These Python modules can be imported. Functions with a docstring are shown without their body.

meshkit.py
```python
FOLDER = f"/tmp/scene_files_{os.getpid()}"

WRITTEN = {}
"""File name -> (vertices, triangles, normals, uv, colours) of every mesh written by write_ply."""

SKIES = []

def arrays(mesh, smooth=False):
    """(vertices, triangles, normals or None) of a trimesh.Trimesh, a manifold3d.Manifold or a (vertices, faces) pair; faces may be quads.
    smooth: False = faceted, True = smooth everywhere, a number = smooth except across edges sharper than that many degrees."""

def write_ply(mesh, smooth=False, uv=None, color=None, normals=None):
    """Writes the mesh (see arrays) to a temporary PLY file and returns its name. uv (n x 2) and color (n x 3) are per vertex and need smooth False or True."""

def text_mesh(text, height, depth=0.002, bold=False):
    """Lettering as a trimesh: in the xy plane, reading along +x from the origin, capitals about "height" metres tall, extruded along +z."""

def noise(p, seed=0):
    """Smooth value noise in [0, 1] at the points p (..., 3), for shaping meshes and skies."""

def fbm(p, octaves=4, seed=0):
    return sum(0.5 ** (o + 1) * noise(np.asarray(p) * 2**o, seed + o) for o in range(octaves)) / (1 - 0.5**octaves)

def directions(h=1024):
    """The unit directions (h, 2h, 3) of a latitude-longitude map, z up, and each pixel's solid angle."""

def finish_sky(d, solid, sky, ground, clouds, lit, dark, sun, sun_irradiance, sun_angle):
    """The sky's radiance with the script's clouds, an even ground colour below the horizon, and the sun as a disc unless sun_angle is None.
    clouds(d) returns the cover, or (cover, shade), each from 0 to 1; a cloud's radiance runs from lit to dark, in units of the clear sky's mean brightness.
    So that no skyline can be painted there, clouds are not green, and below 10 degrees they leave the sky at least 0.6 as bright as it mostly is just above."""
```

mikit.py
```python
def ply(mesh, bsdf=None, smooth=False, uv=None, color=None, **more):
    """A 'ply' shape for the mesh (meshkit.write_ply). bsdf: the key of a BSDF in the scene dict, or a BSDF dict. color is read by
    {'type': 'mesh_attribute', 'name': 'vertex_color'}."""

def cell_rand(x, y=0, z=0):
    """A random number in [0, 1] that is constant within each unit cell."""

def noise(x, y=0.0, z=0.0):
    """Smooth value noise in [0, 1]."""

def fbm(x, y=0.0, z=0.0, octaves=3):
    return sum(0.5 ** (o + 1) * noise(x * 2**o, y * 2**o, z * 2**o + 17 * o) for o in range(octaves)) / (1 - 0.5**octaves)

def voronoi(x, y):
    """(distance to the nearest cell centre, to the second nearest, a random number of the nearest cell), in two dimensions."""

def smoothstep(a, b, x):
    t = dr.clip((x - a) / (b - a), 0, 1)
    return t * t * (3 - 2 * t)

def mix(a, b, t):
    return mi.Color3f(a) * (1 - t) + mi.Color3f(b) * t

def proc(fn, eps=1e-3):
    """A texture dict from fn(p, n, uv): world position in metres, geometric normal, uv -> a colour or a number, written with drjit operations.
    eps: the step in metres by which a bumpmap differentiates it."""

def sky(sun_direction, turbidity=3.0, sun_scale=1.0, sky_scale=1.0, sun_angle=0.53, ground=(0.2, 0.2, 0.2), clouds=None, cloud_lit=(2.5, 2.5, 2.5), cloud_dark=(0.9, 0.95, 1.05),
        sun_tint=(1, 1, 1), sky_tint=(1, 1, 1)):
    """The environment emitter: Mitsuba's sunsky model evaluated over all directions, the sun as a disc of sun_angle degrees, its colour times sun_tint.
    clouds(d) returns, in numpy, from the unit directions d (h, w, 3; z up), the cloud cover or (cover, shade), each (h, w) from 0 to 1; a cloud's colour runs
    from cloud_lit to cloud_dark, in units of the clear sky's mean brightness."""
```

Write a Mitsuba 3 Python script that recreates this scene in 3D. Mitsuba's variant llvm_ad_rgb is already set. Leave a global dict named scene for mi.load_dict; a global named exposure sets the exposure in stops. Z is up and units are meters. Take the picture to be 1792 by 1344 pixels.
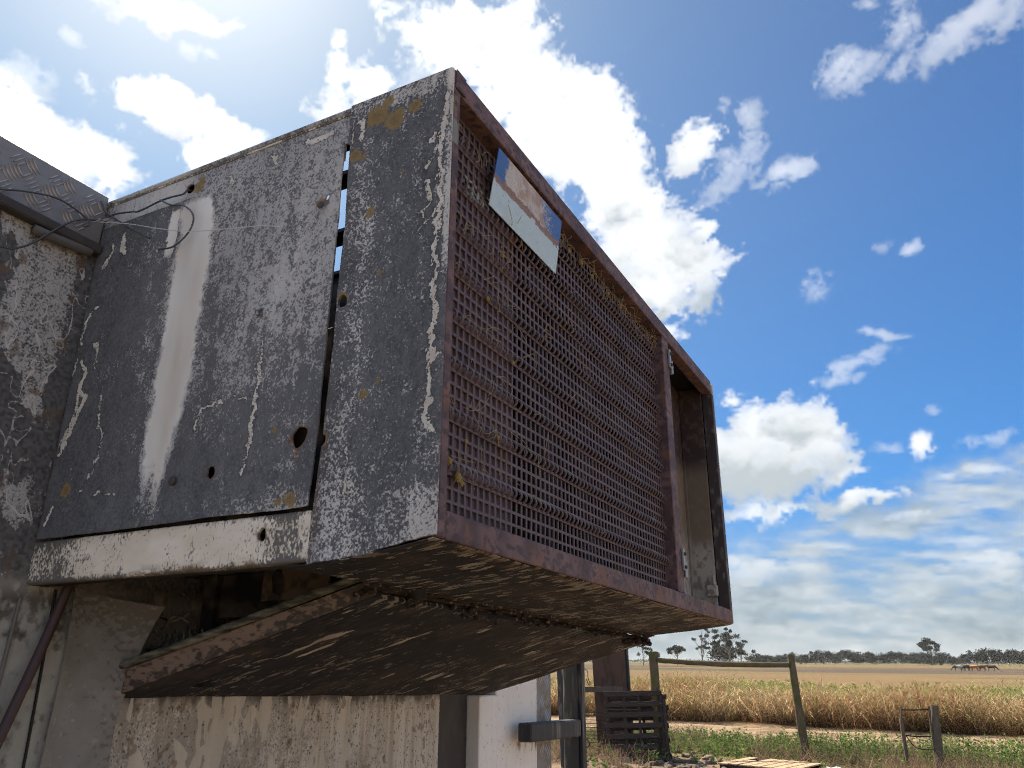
import math, random
import numpy as np
import trimesh, shapely, manifold3d
import shapely.geometry as sg
import drjit as dr
import mitsuba as mi
import mikit, meshkit
from mikit import noise, fbm, cell_rand, smoothstep, mix, proc, voronoi

random.seed(7)
RNG = np.random.default_rng(7)
T = mi.ScalarTransform4f
scene, labels = {}, {}

# ------------------------------------------------------------------ camera, sky, exposure
EYE = np.array([0.0, 0.0, 1.62])
PITCH, ROLL = math.radians(19.054), math.radians(-0.2828)
FWD = np.array([0, math.cos(PITCH), math.sin(PITCH)])
UP0 = np.array([0, -math.sin(PITCH), math.cos(PITCH)])
RIGHT = math.cos(ROLL) * np.array([1.0, 0, 0]) - math.sin(ROLL) * UP0
UP = math.sin(ROLL) * np.array([1.0, 0, 0]) + math.cos(ROLL) * UP0
CM = np.eye(4)
CM[:3, 0], CM[:3, 1], CM[:3, 2], CM[:3, 3] = -RIGHT, UP, FWD, EYE
scene['camera'] = {'type': 'perspective', 'fov': 65.147, 'fov_axis': 'x', 'near_clip': 0.05, 'far_clip': 6000.0,
                   'to_world': T(CM)}
exposure = 3.02

SUN_AZ, SUN_EL = math.radians(-28.6), math.radians(47.5)
SUN = [math.sin(SUN_AZ) * math.cos(SUN_EL), math.cos(SUN_AZ) * math.cos(SUN_EL), math.sin(SUN_EL)]
# clouds: azimuth, elevation, half-axes, tilt (degrees), strength
CLOUDS = [(-5.5, 42.1, 3.5, 2.5, -16.4, 1.0), (0.0, 42.6, 2.2, 2.1, -0.8, 0.9), (3.0, 37.6, 4.2, 3.0, -41.5, 1.1), (6.3, 34.2, 3.9, 3.1, -48.0, 1.2), (9.8, 29.7, 3.9, 3.3, -49.7, 1.25), (13.4, 27.3, 2.7, 1.9, -36.5, 1.1), (5.0, 39.0, 2.7, 1.8, -4.0, 0.9), (11.7, 25.6, 2.3, 1.6, -5.4, 0.9), (0.1, 40.2, 2.3, 2.2, -0.7, 0.9), (14.9, 27.7, 1.7, 1.2, -17.3, 0.8), (7.8, 37.1, 1.9, 1.5, -43.2, 0.9), (-12.2, 39.1, 1.7, 1.4, 35.2, 0.95), (-15.1, 39.8, 0.5, 1.6, 0.3, 0.7), (-15.2, 36.6, 1.3, 1.1, 9.0, 0.8), (-8.1, 40.2, 1.5, 1.4, 4.9, 0.6), (-28.7, 40.3, 3.9, 0.9, 8.1, 1.1), (-26.7, 40.0, 1.6, 0.7, -2.9, 0.95), (-27.1, 34.7, 3.5, 1.3, -3.7, 1.05), (-30.1, 35.0, 0.8, 0.8, 18.4, 0.75), (-24.2, 34.7, 2.0, 0.8, -12.5, 0.85), (-35.2, 30.7, 4.5, 2.2, 1.7, 1.3), (-31.5, 30.0, 2.6, 1.8, -17.5, 1.2), (-36.7, 33.6, 1.3, 0.8, 11.1, 0.65), (-25.0, 32.3, 1.2, 1.4, 13.9, 0.9), (-22.1, 33.5, 1.4, 0.6, 32.0, 0.75), (-34.2, 36.9, 0.6, 0.3, -11.5, 0.65), (-26.4, 38.4, 0.5, 0.4, 17.2, 0.65), (-25.0, 38.4, 0.4, 0.3, 16.2, 0.5), (-36.1, 28.4, 3.9, 2.0, 18.3, 1.2), (14.7, 35.0, 1.5, 1.7, -8.8, 0.95), (19.6, 36.3, 0.7, 0.7, 35.4, 0.6), (18.4, 33.4, 1.5, 0.9, 31.2, 0.62), (16.4, 31.9, 1.8, 0.7, 32.3, 0.52), (21.8, 31.9, 1.4, 0.7, 8.9, 0.65), (17.4, 36.6, 0.4, 0.8, -10.5, 0.45), (35.2, 37.6, 2.9, 0.7, 16.0, 0.6), (27.3, 37.0, 1.6, 0.8, 3.5, 0.48), (31.2, 38.3, 0.8, 1.3, -20.6, 0.4), (37.9, 37.4, 1.8, 0.6, 9.1, 0.5), (29.1, 40.7, 0.6, 0.3, -20.0, 0.4), (29.3, 25.6, 0.5, 0.3, 25.8, 0.6), (27.3, 26.2, 0.5, 0.3, -1.7, 0.42), (22.8, 24.5, 0.8, 0.7, 11.7, 0.35), (18.4, 13.6, 4.1, 3.1, -4.7, 1.4), (20.5, 15.4, 2.2, 1.7, -5.7, 1.15), (22.1, 13.3, 1.7, 1.5, -5.3, 1.0), (16.1, 13.4, 3.2, 2.7, -3.9, 1.3), (12.3, 22.2, 0.8, 0.6, -4.6, 0.7), (26.4, 20.6, 1.3, 0.2, -15.3, 0.62), (24.5, 18.8, 1.9, 0.5, 18.6, 0.6), (23.3, 17.9, 1.5, 0.3, 3.3, 0.6), (27.7, 13.2, 0.8, 0.6, -6.6, 0.85), (25.8, 13.2, 0.8, 0.4, -6.1, 0.58), (31.6, 13.1, 1.2, 0.4, 9.4, 0.45), (31.5, 11.4, 0.9, 0.2, -12.5, 0.65), (28.9, 11.2, 0.6, 0.2, 5.3, 0.6), (28.9, 15.3, 0.6, 0.3, 0.9, 0.55), (23.1, 9.9, 3.2, 0.5, 1.2, 0.95), (22.8, 11.6, 1.2, 0.4, 11.2, 0.75), (17.6, 9.3, 2.2, 0.7, -2.8, 0.75), (26.4, 8.8, 1.3, 0.2, 4.6, 0.6), (30.3, 5.6, 1.5, 0.4, 5.8, 0.5), (15.8, 5.7, 3.6, 0.7, 3.5, 0.5)]


def sstep(a, b, x):
    t = np.clip((x - a) / (b - a), 0, 1)
    return t * t * (3 - 2 * t)


def clouds(d):
    az = np.degrees(np.arctan2(d[..., 0], d[..., 1]))
    el = np.degrees(np.arcsin(np.clip(d[..., 2], -1, 1)))
    f1 = meshkit.fbm(d * 26, 6, seed=3)
    f2 = meshkit.fbm(d * 26 + 31.7, 6, seed=9)
    fine = meshkit.fbm(d * 75 + (f1 - .5)[..., None] * 5 + (f2 - .5)[..., None] * np.array([4.0, -5, 3]), 6, seed=21)
    # cumulus of this afternoon, one by one, thinning out into ragged wisps
    m, mw, sh = np.zeros(az.shape), np.zeros(az.shape), np.zeros(az.shape)
    for a0, e0, r1, r2, ang, s in CLOUDS:
        r = (r1 * r2) ** .5
        wa, we = az + (f1 - .5) * min(5.5, 2.4 * r), el + (f2 - .5) * min(5.0, 2.2 * r)
        dx, dy = (wa - a0) * math.cos(math.radians(e0)), we - e0
        c, q = math.cos(math.radians(ang)), math.sin(math.radians(ang))
        k = 1.5 if s > .9 else 1.9
        x, y = (dx * c + dy * q) / (r1 * k), (-dx * q + dy * c) / (r2 * k)
        v = min(s, 1.15) * np.clip(1 - (x * x + y * y) ** .6, 0, 1.0)
        if s > .68:
            m = 1 - (1 - np.clip(m, 0, 1)) * (1 - np.clip(v * (1 if s > .9 else .85), 0, .98))
        else:
            mw = np.maximum(mw, v * 1.2)
        if s > .9:
            sh = np.maximum(sh, np.clip(.5 - dy / (2.0 * max(r2, .6)), 0, 1) * np.clip(1.3 - x * x - y * y, 0, 1))
    tex = 1.95 * (fine - .5) + 1.2 * (f1 - .5)
    dens = np.clip(m * 1.62 - .42 + tex * np.clip(1.25 - .55 * m, .3, 1), 0, 2)
    cum = (1 - np.exp(-3.2 * dens ** 1.25)) * np.clip(m * 5, 0, 1)
    thin = np.clip(mw * 1.3 - .22 + 1.6 * (fine - .5) + 1.0 * (f1 - .5), 0, 1.2) * np.clip(mw * 5, 0, 1)
    cum = 1 - (1 - cum) * (1 - .62 * (1 - np.exp(-1.8 * thin)))
    # the rest of the sky: scattered clouds of the same kind
    far = np.clip((np.abs(az) - 42) / 10, 0, 1)
    high = np.clip((el - 46) / 6, 0, 1)
    big = meshkit.fbm(d * np.array([5, 5, 9.0]) + 3.3, 6, seed=5)
    other = np.maximum(far, high) * sstep(.48, .64, big + .35 * (fine - .5)) * .95
    sh = np.maximum(sh, np.maximum(far, high) * .5 * f2)
    # low deck towards the horizon, thin and streaky, and the dust above the fields
    wz, wl = az + (f1 - .5) * 3, el + (f2 - .5) * .5
    s1 = meshkit.fbm(np.dstack([wz * .13, wl * .55 + wz * .04, az * 0]), 5, seed=13)
    s2 = meshkit.fbm(np.dstack([wz * .45, wl * 2.2 + wz * .15, az * 0 + 4]), 5, seed=17)
    edge = 10.2 + np.clip((az - 20) * .26, -3.5, 3.5) + (f1 - .5) * 4 + (fine - .5) * 2
    deck = sstep(0, 3.2, edge - el) * sstep(.20, .56, s1 * .55 + s2 * .45 + .12 * (fine - .5)) * .84
    haze = .90 * np.clip((10.5 - el) / 10.5, 0, 1) ** 1.0
    glow = np.degrees(np.arccos(np.clip(d @ np.array(SUN), -1, 1)))
    veil = .58 * np.exp(-(glow / 17.0) ** 2) + .29 * np.exp(-(glow / 45.0) ** 2)
    parts = [(cum, np.clip(sh * (.25 + .9 * f2) * np.clip(1.5 - np.abs(el - 14) / 16, .22, 1) * .85 + .9 * np.clip(f2 - .44 + .6 * (fine - .5), 0, .5) + .16 * (el < 22) + .35 * np.clip(.7 - cum, 0, 1), 0, .75)), (other, sh * .8), (deck, np.clip(.80 + .5 * (s1 - .5) - .35 * (s2 - .45) + .3 * (fine - .5), 0, 1)), (veil, .62 - .45 * np.exp(-(glow / 12.0) ** 2)), (haze, .97 + 0 * el)]
    keep, acc, tot = np.ones(az.shape), np.zeros(az.shape), np.zeros(az.shape)
    for c, s in parts:
        acc += keep * c * s
        tot += keep * c
        keep = keep * (1 - c)
    return tot, acc / np.maximum(tot, 1e-6)


scene['sky_light'] = mikit.sky(SUN, turbidity=3.0, clouds=clouds, cloud_lit=(5.4, 5.4, 5.4), cloud_dark=(1.22, 1.55, 1.70), sky_tint=(0.110, 0.298, 0.488),
                               ground=(0.24, 0.2, 0.14))

# the dusty air over the paddocks
scene['haze_air'] = {'type': 'homogeneous', 'albedo': {'type': 'rgb', 'value': [.88, .94, .99]}, 'sigma_t': .00010}
scene['camera']['medium'] = {'type': 'ref', 'id': 'haze_air'}
scene['haze'] = {'type': 'cube', 'to_world': T().translate([0, 0, 11.0]).scale([2750, 2750, 12.2]), 'bsdf': {'type': 'null'}, 'interior': {'type': 'ref', 'id': 'haze_air'}}
labels['haze'] = {'label': 'thin dusty haze over the far paddocks', 'kind': 'stuff'}

# ------------------------------------------------------------------ the trailer's own axes: u across the nose, v rearwards, w up; origin at the unit's near top front corner
R3 = np.array([[0.4656207418170338, -0.8849841287225131, 0.0006455222763642049], [0.8845819799480243, 0.46543090330377884, 0.029812665111680008], [-0.026684181474947104, -0.013310377871516446, 0.9995552952688156]])
O3 = np.array([-0.12397493837426414, 1.3050424857644758, 1.118861524521384 + 1.62])
LM = np.eye(4)
LM[:3, :3], LM[:3, 3] = R3, O3
TL = T(LM)


def loc(p):
    q = [p.x - O3[0], p.y - O3[1], p.z - O3[2]]
    return tuple(q[0] * float(R3[0, k]) + q[1] * float(R3[1, k]) + q[2] * float(R3[2, k]) for k in range(3))


# ------------------------------------------------------------------ helpers
def numbered(name):
    k, n = name, 0
    while k in scene or k in labels or any(x.startswith(k + '__') for x in scene):
        n += 1
        k = f'{name}_{n:03d}'
    return k


def thing(name, label, cat, group=None, kind=None):
    key = numbered(name)
    labels[key] = {'label': label, 'category': cat}
    if group:
        labels[key]['group'] = group
    if kind:
        labels[key]['kind'] = kind
    return key


def put(key, mesh, mat, tw=None, smooth=False, label=None, kind=None, **kw):
    k, n = key, 0
    while k in scene:
        n += 1
        k = f'{key}_{n:03d}'
    d = mikit.ply(mesh, mat, smooth=smooth, **kw)
    if tw is not None:
        d['to_world'] = tw
    scene[k] = d
    if label or kind:
        labels.setdefault(k, {})
        if label:
            labels[k]['label'] = label
        if kind:
            labels[k]['kind'] = kind
    return k


def solo(name, mesh, mat, label, cat=None, group=None, kind=None, tw=None, smooth=False, **kw):
    key = numbered(name)
    d = mikit.ply(mesh, mat, smooth=smooth, **kw)
    if tw is not None:
        d['to_world'] = tw
    scene[key] = d
    labels[key] = {'label': label}
    for a, b in (('category', cat), ('group', group), ('kind', kind)):
        if b:
            labels[key][a] = b
    return key


def cbox(lo, hi, b=0.002):
    lo, hi = np.minimum(lo, hi).astype(float), np.maximum(lo, hi).astype(float)
    b = min(b, .45 * float((hi - lo).min()))
    pts = []
    for i in range(8):
        s = np.array([(i >> k) & 1 for k in range(3)])
        c = np.where(s, hi, lo)
        for k in range(3):
            p = c - np.where(s, 1, -1) * b
            p[k] = c[k]
            pts.append(p)
    return trimesh.convex.convex_hull(np.array(pts))


def cat(*ms):
    return trimesh.util.concatenate([m for m in ms if m is not None])


def tube(pts, r, n=8, sub=4, closed_ends=True, taper=None):
    P = np.array(pts, float)
    if sub > 1 and len(P) > 2:
        Q = np.vstack([2 * P[0] - P[1], P, 2 * P[-1] - P[-2]])
        out = []
        for i in range(1, len(Q) - 2):
            for t in np.linspace(0, 1, sub, endpoint=False):
                a, b, c, d = Q[i - 1], Q[i], Q[i + 1], Q[i + 2]
                out.append(.5 * (2 * b + (c - a) * t + (2 * a - 5 * b + 4 * c - d) * t * t + (3 * b - a - 3 * c + d) * t ** 3))
        P = np.array(out + [P[-1]])
    tang = np.gradient(P, axis=0)
    tang /= np.linalg.norm(tang, axis=1, keepdims=True) + 1e-12
    ref = np.array([0, 0, 1.0]) if abs(tang[0][2]) < .9 else np.array([1.0, 0, 0])
    rings, ang = [], np.arange(n) * 2 * np.pi / n
    x = np.cross(tang[0], ref)
    for i, t in enumerate(tang):
        x = x - t * (x @ t)
        x /= np.linalg.norm(x) + 1e-12
        y = np.cross(t, x)
        rr = r if taper is None else r * (1 + (taper - 1) * i / (len(P) - 1))
        rings.append(P[i] + rr * (np.cos(ang)[:, None] * x + np.sin(ang)[:, None] * y))
    V = np.vstack(rings + [P[:1], P[-1:]])
    F = []
    m = len(P)
    for i in range(m - 1):
        for j in range(n):
            a, b, c, d = i * n + j, i * n + (j + 1) % n, (i + 1) * n + (j + 1) % n, (i + 1) * n + j
            F += [[a, b, c], [a, c, d]]
    for j in range(n):
        F.append([m * n, (j + 1) % n, j])
        F.append([m * n + 1, (m - 1) * n + j, (m - 1) * n + (j + 1) % n])
    return trimesh.Trimesh(V, np.array(F), process=False)


def extr(poly, depth, axes, off):
    """Shapely polygon in two local axes, extruded along the third: axes = (ia, ib, ic), starting at off."""
    gs = getattr(poly, 'geoms', [poly])
    ms = []
    for g in gs:
        if g.area < 1e-8:
            continue
        m = trimesh.creation.extrude_polygon(g, depth, engine='earcut')
        V = np.zeros_like(m.vertices)
        V[:, axes[0]], V[:, axes[1]], V[:, axes[2]] = m.vertices[:, 0], m.vertices[:, 1], m.vertices[:, 2] + off
        m = trimesh.Trimesh(V, m.faces, process=False)
        if m.volume < 0:
            m.invert()
        ms.append(m)
    return cat(*ms)


def disc(cx, cy, rx, ry=None, wob=.12, n=20, seed=1):
    r = np.random.default_rng(seed)
    ph = r.random(3) * 6.28
    a = np.arange(n) * 2 * np.pi / n
    k = 1 + wob * (np.sin(2 * a + ph[0]) * .5 + np.sin(3 * a + ph[1]) * .4 + np.sin(5 * a + ph[2]) * .25)
    return sg.Polygon(np.stack([cx + rx * k * np.cos(a), cy + (ry or rx) * k * np.sin(a)], 1))


def ragged(pts, amp, step=.012, seed=0, scale=40.0):
    """A polyline through pts with a worn edge."""
    P = np.array(pts, float)
    out = []
    for a, b in zip(P[:-1], P[1:]):
        k = max(2, int(np.linalg.norm(b - a) / step))
        out += [a + (b - a) * t for t in np.linspace(0, 1, k, endpoint=False)]
    out.append(P[-1])
    out = np.array(out)
    n3 = np.hstack([out * scale, np.zeros((len(out), 1)) + seed])
    j = np.stack([meshkit.fbm(n3, 3, seed=seed) - .5, meshkit.fbm(n3 + 9.1, 3, seed=seed + 1) - .5], 1) * 2 * amp
    j[0] = j[-1] = 0
    return out + j


# ------------------------------------------------------------------ materials
def principled(fn_or_col, rough=.6, spec=.35, metallic=0.0, bump=None, bscale=.001, two=True, rough_fn=None, eps=1e-3):
    col = {'type': 'rgb', 'value': list(fn_or_col)} if isinstance(fn_or_col, (tuple, list)) else proc(fn_or_col)
    b = {'type': 'principled', 'base_color': col, 'roughness': proc(rough_fn) if rough_fn else rough, 'specular': spec, 'metallic': metallic}
    if bump is not None:
        b = {'type': 'bumpmap', 'arbitrary': proc(bump, eps), 'scale': bscale, 'bsdf': b}
    return {'type': 'twosided', 'bsdf': b} if two else b


def polydist(x, y, lines):
    """Signed reach of a bundle of polylines: smallest (distance - half width), lines = [(half width, [(x, y), ...])]."""
    best = mi.Float(9.0)
    for hw, pts in lines:
        for (ax, ay), (bx, by) in zip(pts[:-1], pts[1:]):
            dx, dy = bx - ax, by - ay
            L = max(dx * dx + dy * dy, 1e-9)
            t = dr.clip(((x - ax) * dx + (y - ay) * dy) / L, 0, 1)
            best = dr.minimum(best, dr.sqrt(dr.square(x - ax - t * dx) + dr.square(y - ay - t * dy)) - hw)
    return best


def gauss(x, c, s):
    return dr.exp(-dr.square((x - c) / s))


D = 1.032
PAINT = (.66, .685, .67)
PEEL = [(.0055, [(0.004, -0.06), (0.008, -.1), (0.012, -0.145), (0.017, -0.163), (0.019, -0.195), (0.012, -0.244), (0.014, -0.29), (0.012, -0.307), (0.018, -0.351), (0.015, -0.368), (0.023, -0.409), (0.013, -0.448), (0.022, -0.483), (0.013, -0.531), (0.015, -0.549), (0.023, -0.58), (0.018, -0.605), (0.021, -0.624), (0.021, -0.661), (0.018, -0.688), (0.026, -0.729), (0.017, -0.739), (0.008, -0.76)]),
        (.0035, [(0.017, -0.163), (0.033, -0.148), (0.037, -0.163), (0.023, -0.185), (0.031, -0.198), (0.049, -0.227)]),
        (.003, [(0.011, -0.307), (0.043, -0.35), (0.055, -0.322), (0.033, -0.3), (0.048, -0.255)]),
        (.0025, [(0.018, -0.605), (0.033, -0.607), (0.021, -0.624), (0.002, -0.621)]),
        (.0015, [(0.186, -0.862), (0.186, -0.781), (0.186, -0.76)]),
        (.005, [(0.225, -0.053), (0.211, -0.055), (0.214, -0.10)]), (.0022, [(0.239, -0.033), (0.237, -0.098)]),
        (.0012, [(0.417, -0.448), (0.425, -0.515), (0.422, -0.565)]), (.0045, [(0.422, -0.565), (0.424, -0.625), (0.42, -0.672), (0.425, -0.729)]), (.003, [(0.425, -0.729), (0.431, -0.784)]),
        (.0028, [(0.581, -0.679), (0.565, -0.635), (0.52, -0.621), (0.508, -0.629)]), (.0018, [(0.481, -0.621), (0.446, -0.633), (0.424, -0.625)]),
        (.0028, [(0.978, -0.31), (1.012, -0.348), (1.01, -0.425), (1.023, -0.484)]),
        (.003, [(0.959, -0.41), (0.944, -0.428), (0.944, -0.478)]),
        (.0065, [(0.998, -0.451), (0.975, -0.475), (0.981, -0.521), (0.954, -0.546), (0.972, -0.584), (0.988, -0.629), (1.008, -0.675)]),
        (.0035, [(0.983, -0.513), (0.981, -0.588), (1.012, -0.652)]),
        (.002, [(0.899, -0.551), (0.888, -0.626), (0.869, -0.639), (0.869, -0.691), (0.882, -0.724), (0.902, -0.769)]),
        (.003, [(0.97, -0.127), (0.962, -0.173), (0.984, -0.206)]), (.003, [(0.986, -0.791), (0.99, -0.81), (1.001, -0.834)]),
        (.0015, [(0.865, -0.784), (0.846, -0.771), (0.791, -0.789)]), (.008, [(0.93, -0.130), (0.926, -0.158), (0.92, -.175)]),
        (.006, [(.30, -.046), (.34, -.052), (.37, -.043)]), (.006, [(.47, -.05), (.455, -.075)]), (.004, [(.60, -.06), (.58, -.09)])]
LICHEN = [(0.178, -0.053, .027), (0.132, -0.078, .026), (0.151, -0.027, .014), (0.083, -0.063, .017), (0.178, -0.285, .012), (0.16, -0.668, .009), (0.131, -0.649, .007), (0.225, -0.462, .014), (0.243, -0.742, .011), (0.309, -0.225, .010), (0.700, -0.06, .016), (0.956, -0.762, .016), (0.306, -0.846, .013), (0.229, -0.137, .018), (0.205, -.145, .008), (0.146, -0.426, .006), (0.364, -0.706, .006), (0.103, -0.213, .004), (.33, -.848, .008), (.69, -.045, .012)]


def mould(x, y, z, dens, streak_axis='y'):
    """0 = clean paint, 1 = black mould, from a wished density."""
    f = .40 * noise(x * 290, y * 270, z * 290 + 3) + .26 * noise(x * 640 + 5, y * 600, z * 640) + .34 * fbm(x * 46, y * 36, z * 46 + 11, 4) - .05 + .10 * noise(x * 95, y * 5, z * 95)
    return smoothstep(-.13, .13, dens - f)


def side_fn(p, n, uv):
    u, x, y = loc(p)
    wx = x + .014 * (fbm(x * 75, y * 75, 3.1, 2) - .5) + .008 * (noise(x * 300, y * 240, 7.7) - .5)
    wy = y + .014 * (fbm(x * 75, y * 75, 13.1, 2) - .5) + .008 * (noise(x * 300, y * 240, 17.7) - .5)
    strip = smoothstep(.256, .252, x)
    low = fbm(x * 9 + 4, y * 5, 2.2, 3)
    # wished mould density
    ds = .72 - .13 * gauss(x, .195, .035) * smoothstep(-.05, -.25, y) - .25 * smoothstep(-.06, -.005, y + .02 * low) - .28 * smoothstep(-.80, -.95, y) * smoothstep(.13, .0, x) - .10 * smoothstep(-.7, -.95, y) + .16 * (low - .5)
    ds = ds - .35 * smoothstep(.012, .0, x) * smoothstep(-.5, -.4, y)
    dd = .575 + .16 * smoothstep(.5, .95, x) + .09 * smoothstep(-.45, -.75, y) - .07 * gauss(x, .40, .09) * smoothstep(-.62, -.3, y) + .25 * (low - .5) - .16 * smoothstep(-.80, -.86, y) * smoothstep(.6, .35, x)
    # clean run of rain water down from the hole
    cl = .672 + .018 * smoothstep(-.55, -.9, y) + .02 * smoothstep(-.2, -.1, y)
    hw = .046 - .012 * smoothstep(-.45, -.85, y)
    run = smoothstep(hw + .022, hw - .020, dr.abs(wx - cl) + .012 * (noise(x * 25, y * 18, 5) - .5)) * smoothstep(-.90, -.66, y + .05 * (noise(x * 120, y * 6) - .5)) * smoothstep(-.085, -.13, y)
    run2 = smoothstep(.02, .008, dr.abs(wx - .755)) * smoothstep(-.25, -.2, y) * smoothstep(-.10, -.13, y)
    dd = dd + .10 * smoothstep(.50, .72, fbm(x * 120, y * 95, 6, 2)) * smoothstep(.95, .8, x) + .10 * (noise(x * 45, y * 3.5, 9) - .5)
    dd = dd - .85 * dr.maximum(run, run2)
    topf = smoothstep(-.09, -.06, y)
    dd = dr.select(y > -.088, .56 + .3 * (low - .5) - .2 * smoothstep(.66, .8, x), dd)
    corner = smoothstep(.95, 1.02, x)
    dd = dd + .2 * corner
    dens = mix(mi.Color3f(dd), mi.Color3f(ds), strip).x
    lz = (1 - strip) * smoothstep(.95, .55, x) * smoothstep(-.85, -.40, y)
    dens = dens - .085 * lz
    m = mould(x, y, u, dens)
    black = mix((.036, .040, .046), (.150, .160, .172), fbm(x * 55, y * 36, 8, 3) * .40 + .35 * noise(x * 230, y * 210, 5) + .25 * noise(x * 520, y * 480, 15))
    black = mix(black, (.112, .118, .126), lz)
    paint = mix(PAINT, (.54, .52, .46), fbm(x * 30, y * 6, 1, 2))
    stain = smoothstep(.12, .45, dens)
    paint = mix(paint, (.272, .284, .294), stain * (.78 - .3 * strip))
    col = mix(paint, black, m)
    soft = .78 + .30 * fbm(x * 13, y * 1.7, 4, 3) + .22 * fbm(x * 5, y * 5, 14, 3)
    col = col * (1.04 * soft)
    # peeled growth, bare paint beneath
    pd = polydist(wx, wy, PEEL) + .006 * (noise(x * 110, y * 60, 4) - .42) + .004 * (noise(x * 420, y * 360, 6) - .5)
    col = mix(col, mix((.62, .61, .56), (.46, .44, .38), noise(x * 80, y * 50, 8)), smoothstep(.0012, -.0012, pd) * smoothstep(.16, .36, noise(x * 380, y * 380, 2) + .12))
    rim = smoothstep(.006, .001, pd) * smoothstep(-.0005, .001, pd)
    col = mix(col, (.03, .032, .036), .55 * rim)
    # lichen rosettes
    for k, (cx, cy, r) in enumerate(LICHEN):
        d = dr.sqrt(dr.square(wx - cx) + dr.square(wy - cy)) / r
        lm = smoothstep(1.05, .82, d + .35 * (noise(x * 240, y * 240, k) - .5))
        lc = mix((.23, .165, .06), (.125, .085, .05), smoothstep(.75, .25, d) * .8 * noise(x * 300, y * 300, 9 + k))
        col = mix(col, lc, lm * .9)
    # rust round holes and at seams
    for cx, cy, r in ((.296, -.73, .019), (.515, -.771, .012), (.727, -.054, .013), (.294, -.228, .010), (.369, -.902, .011)):
        d = dr.sqrt(dr.square(wx - cx) + dr.square(wy - cy)) / r
        col = mix(col, (.13, .062, .03), smoothstep(1.7, 1.0, d + .5 * noise(x * 120, y * 60, 3)) * .8)
    drip = smoothstep(.006, .002, dr.abs(wx - .303)) * smoothstep(-.80, -.75, y) * smoothstep(-.735, -.75, y)
    col = mix(col, (.16, .07, .035), drip * .7)
    edge = smoothstep(.014, .0, x - .25 + .01 * noise(x * 90, y * 20)) * strip * smoothstep(.23, .25, x)
    col = mix(col, (.10, .055, .045), edge * .6 * smoothstep(-.3, -.5, y))
    return col


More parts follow.
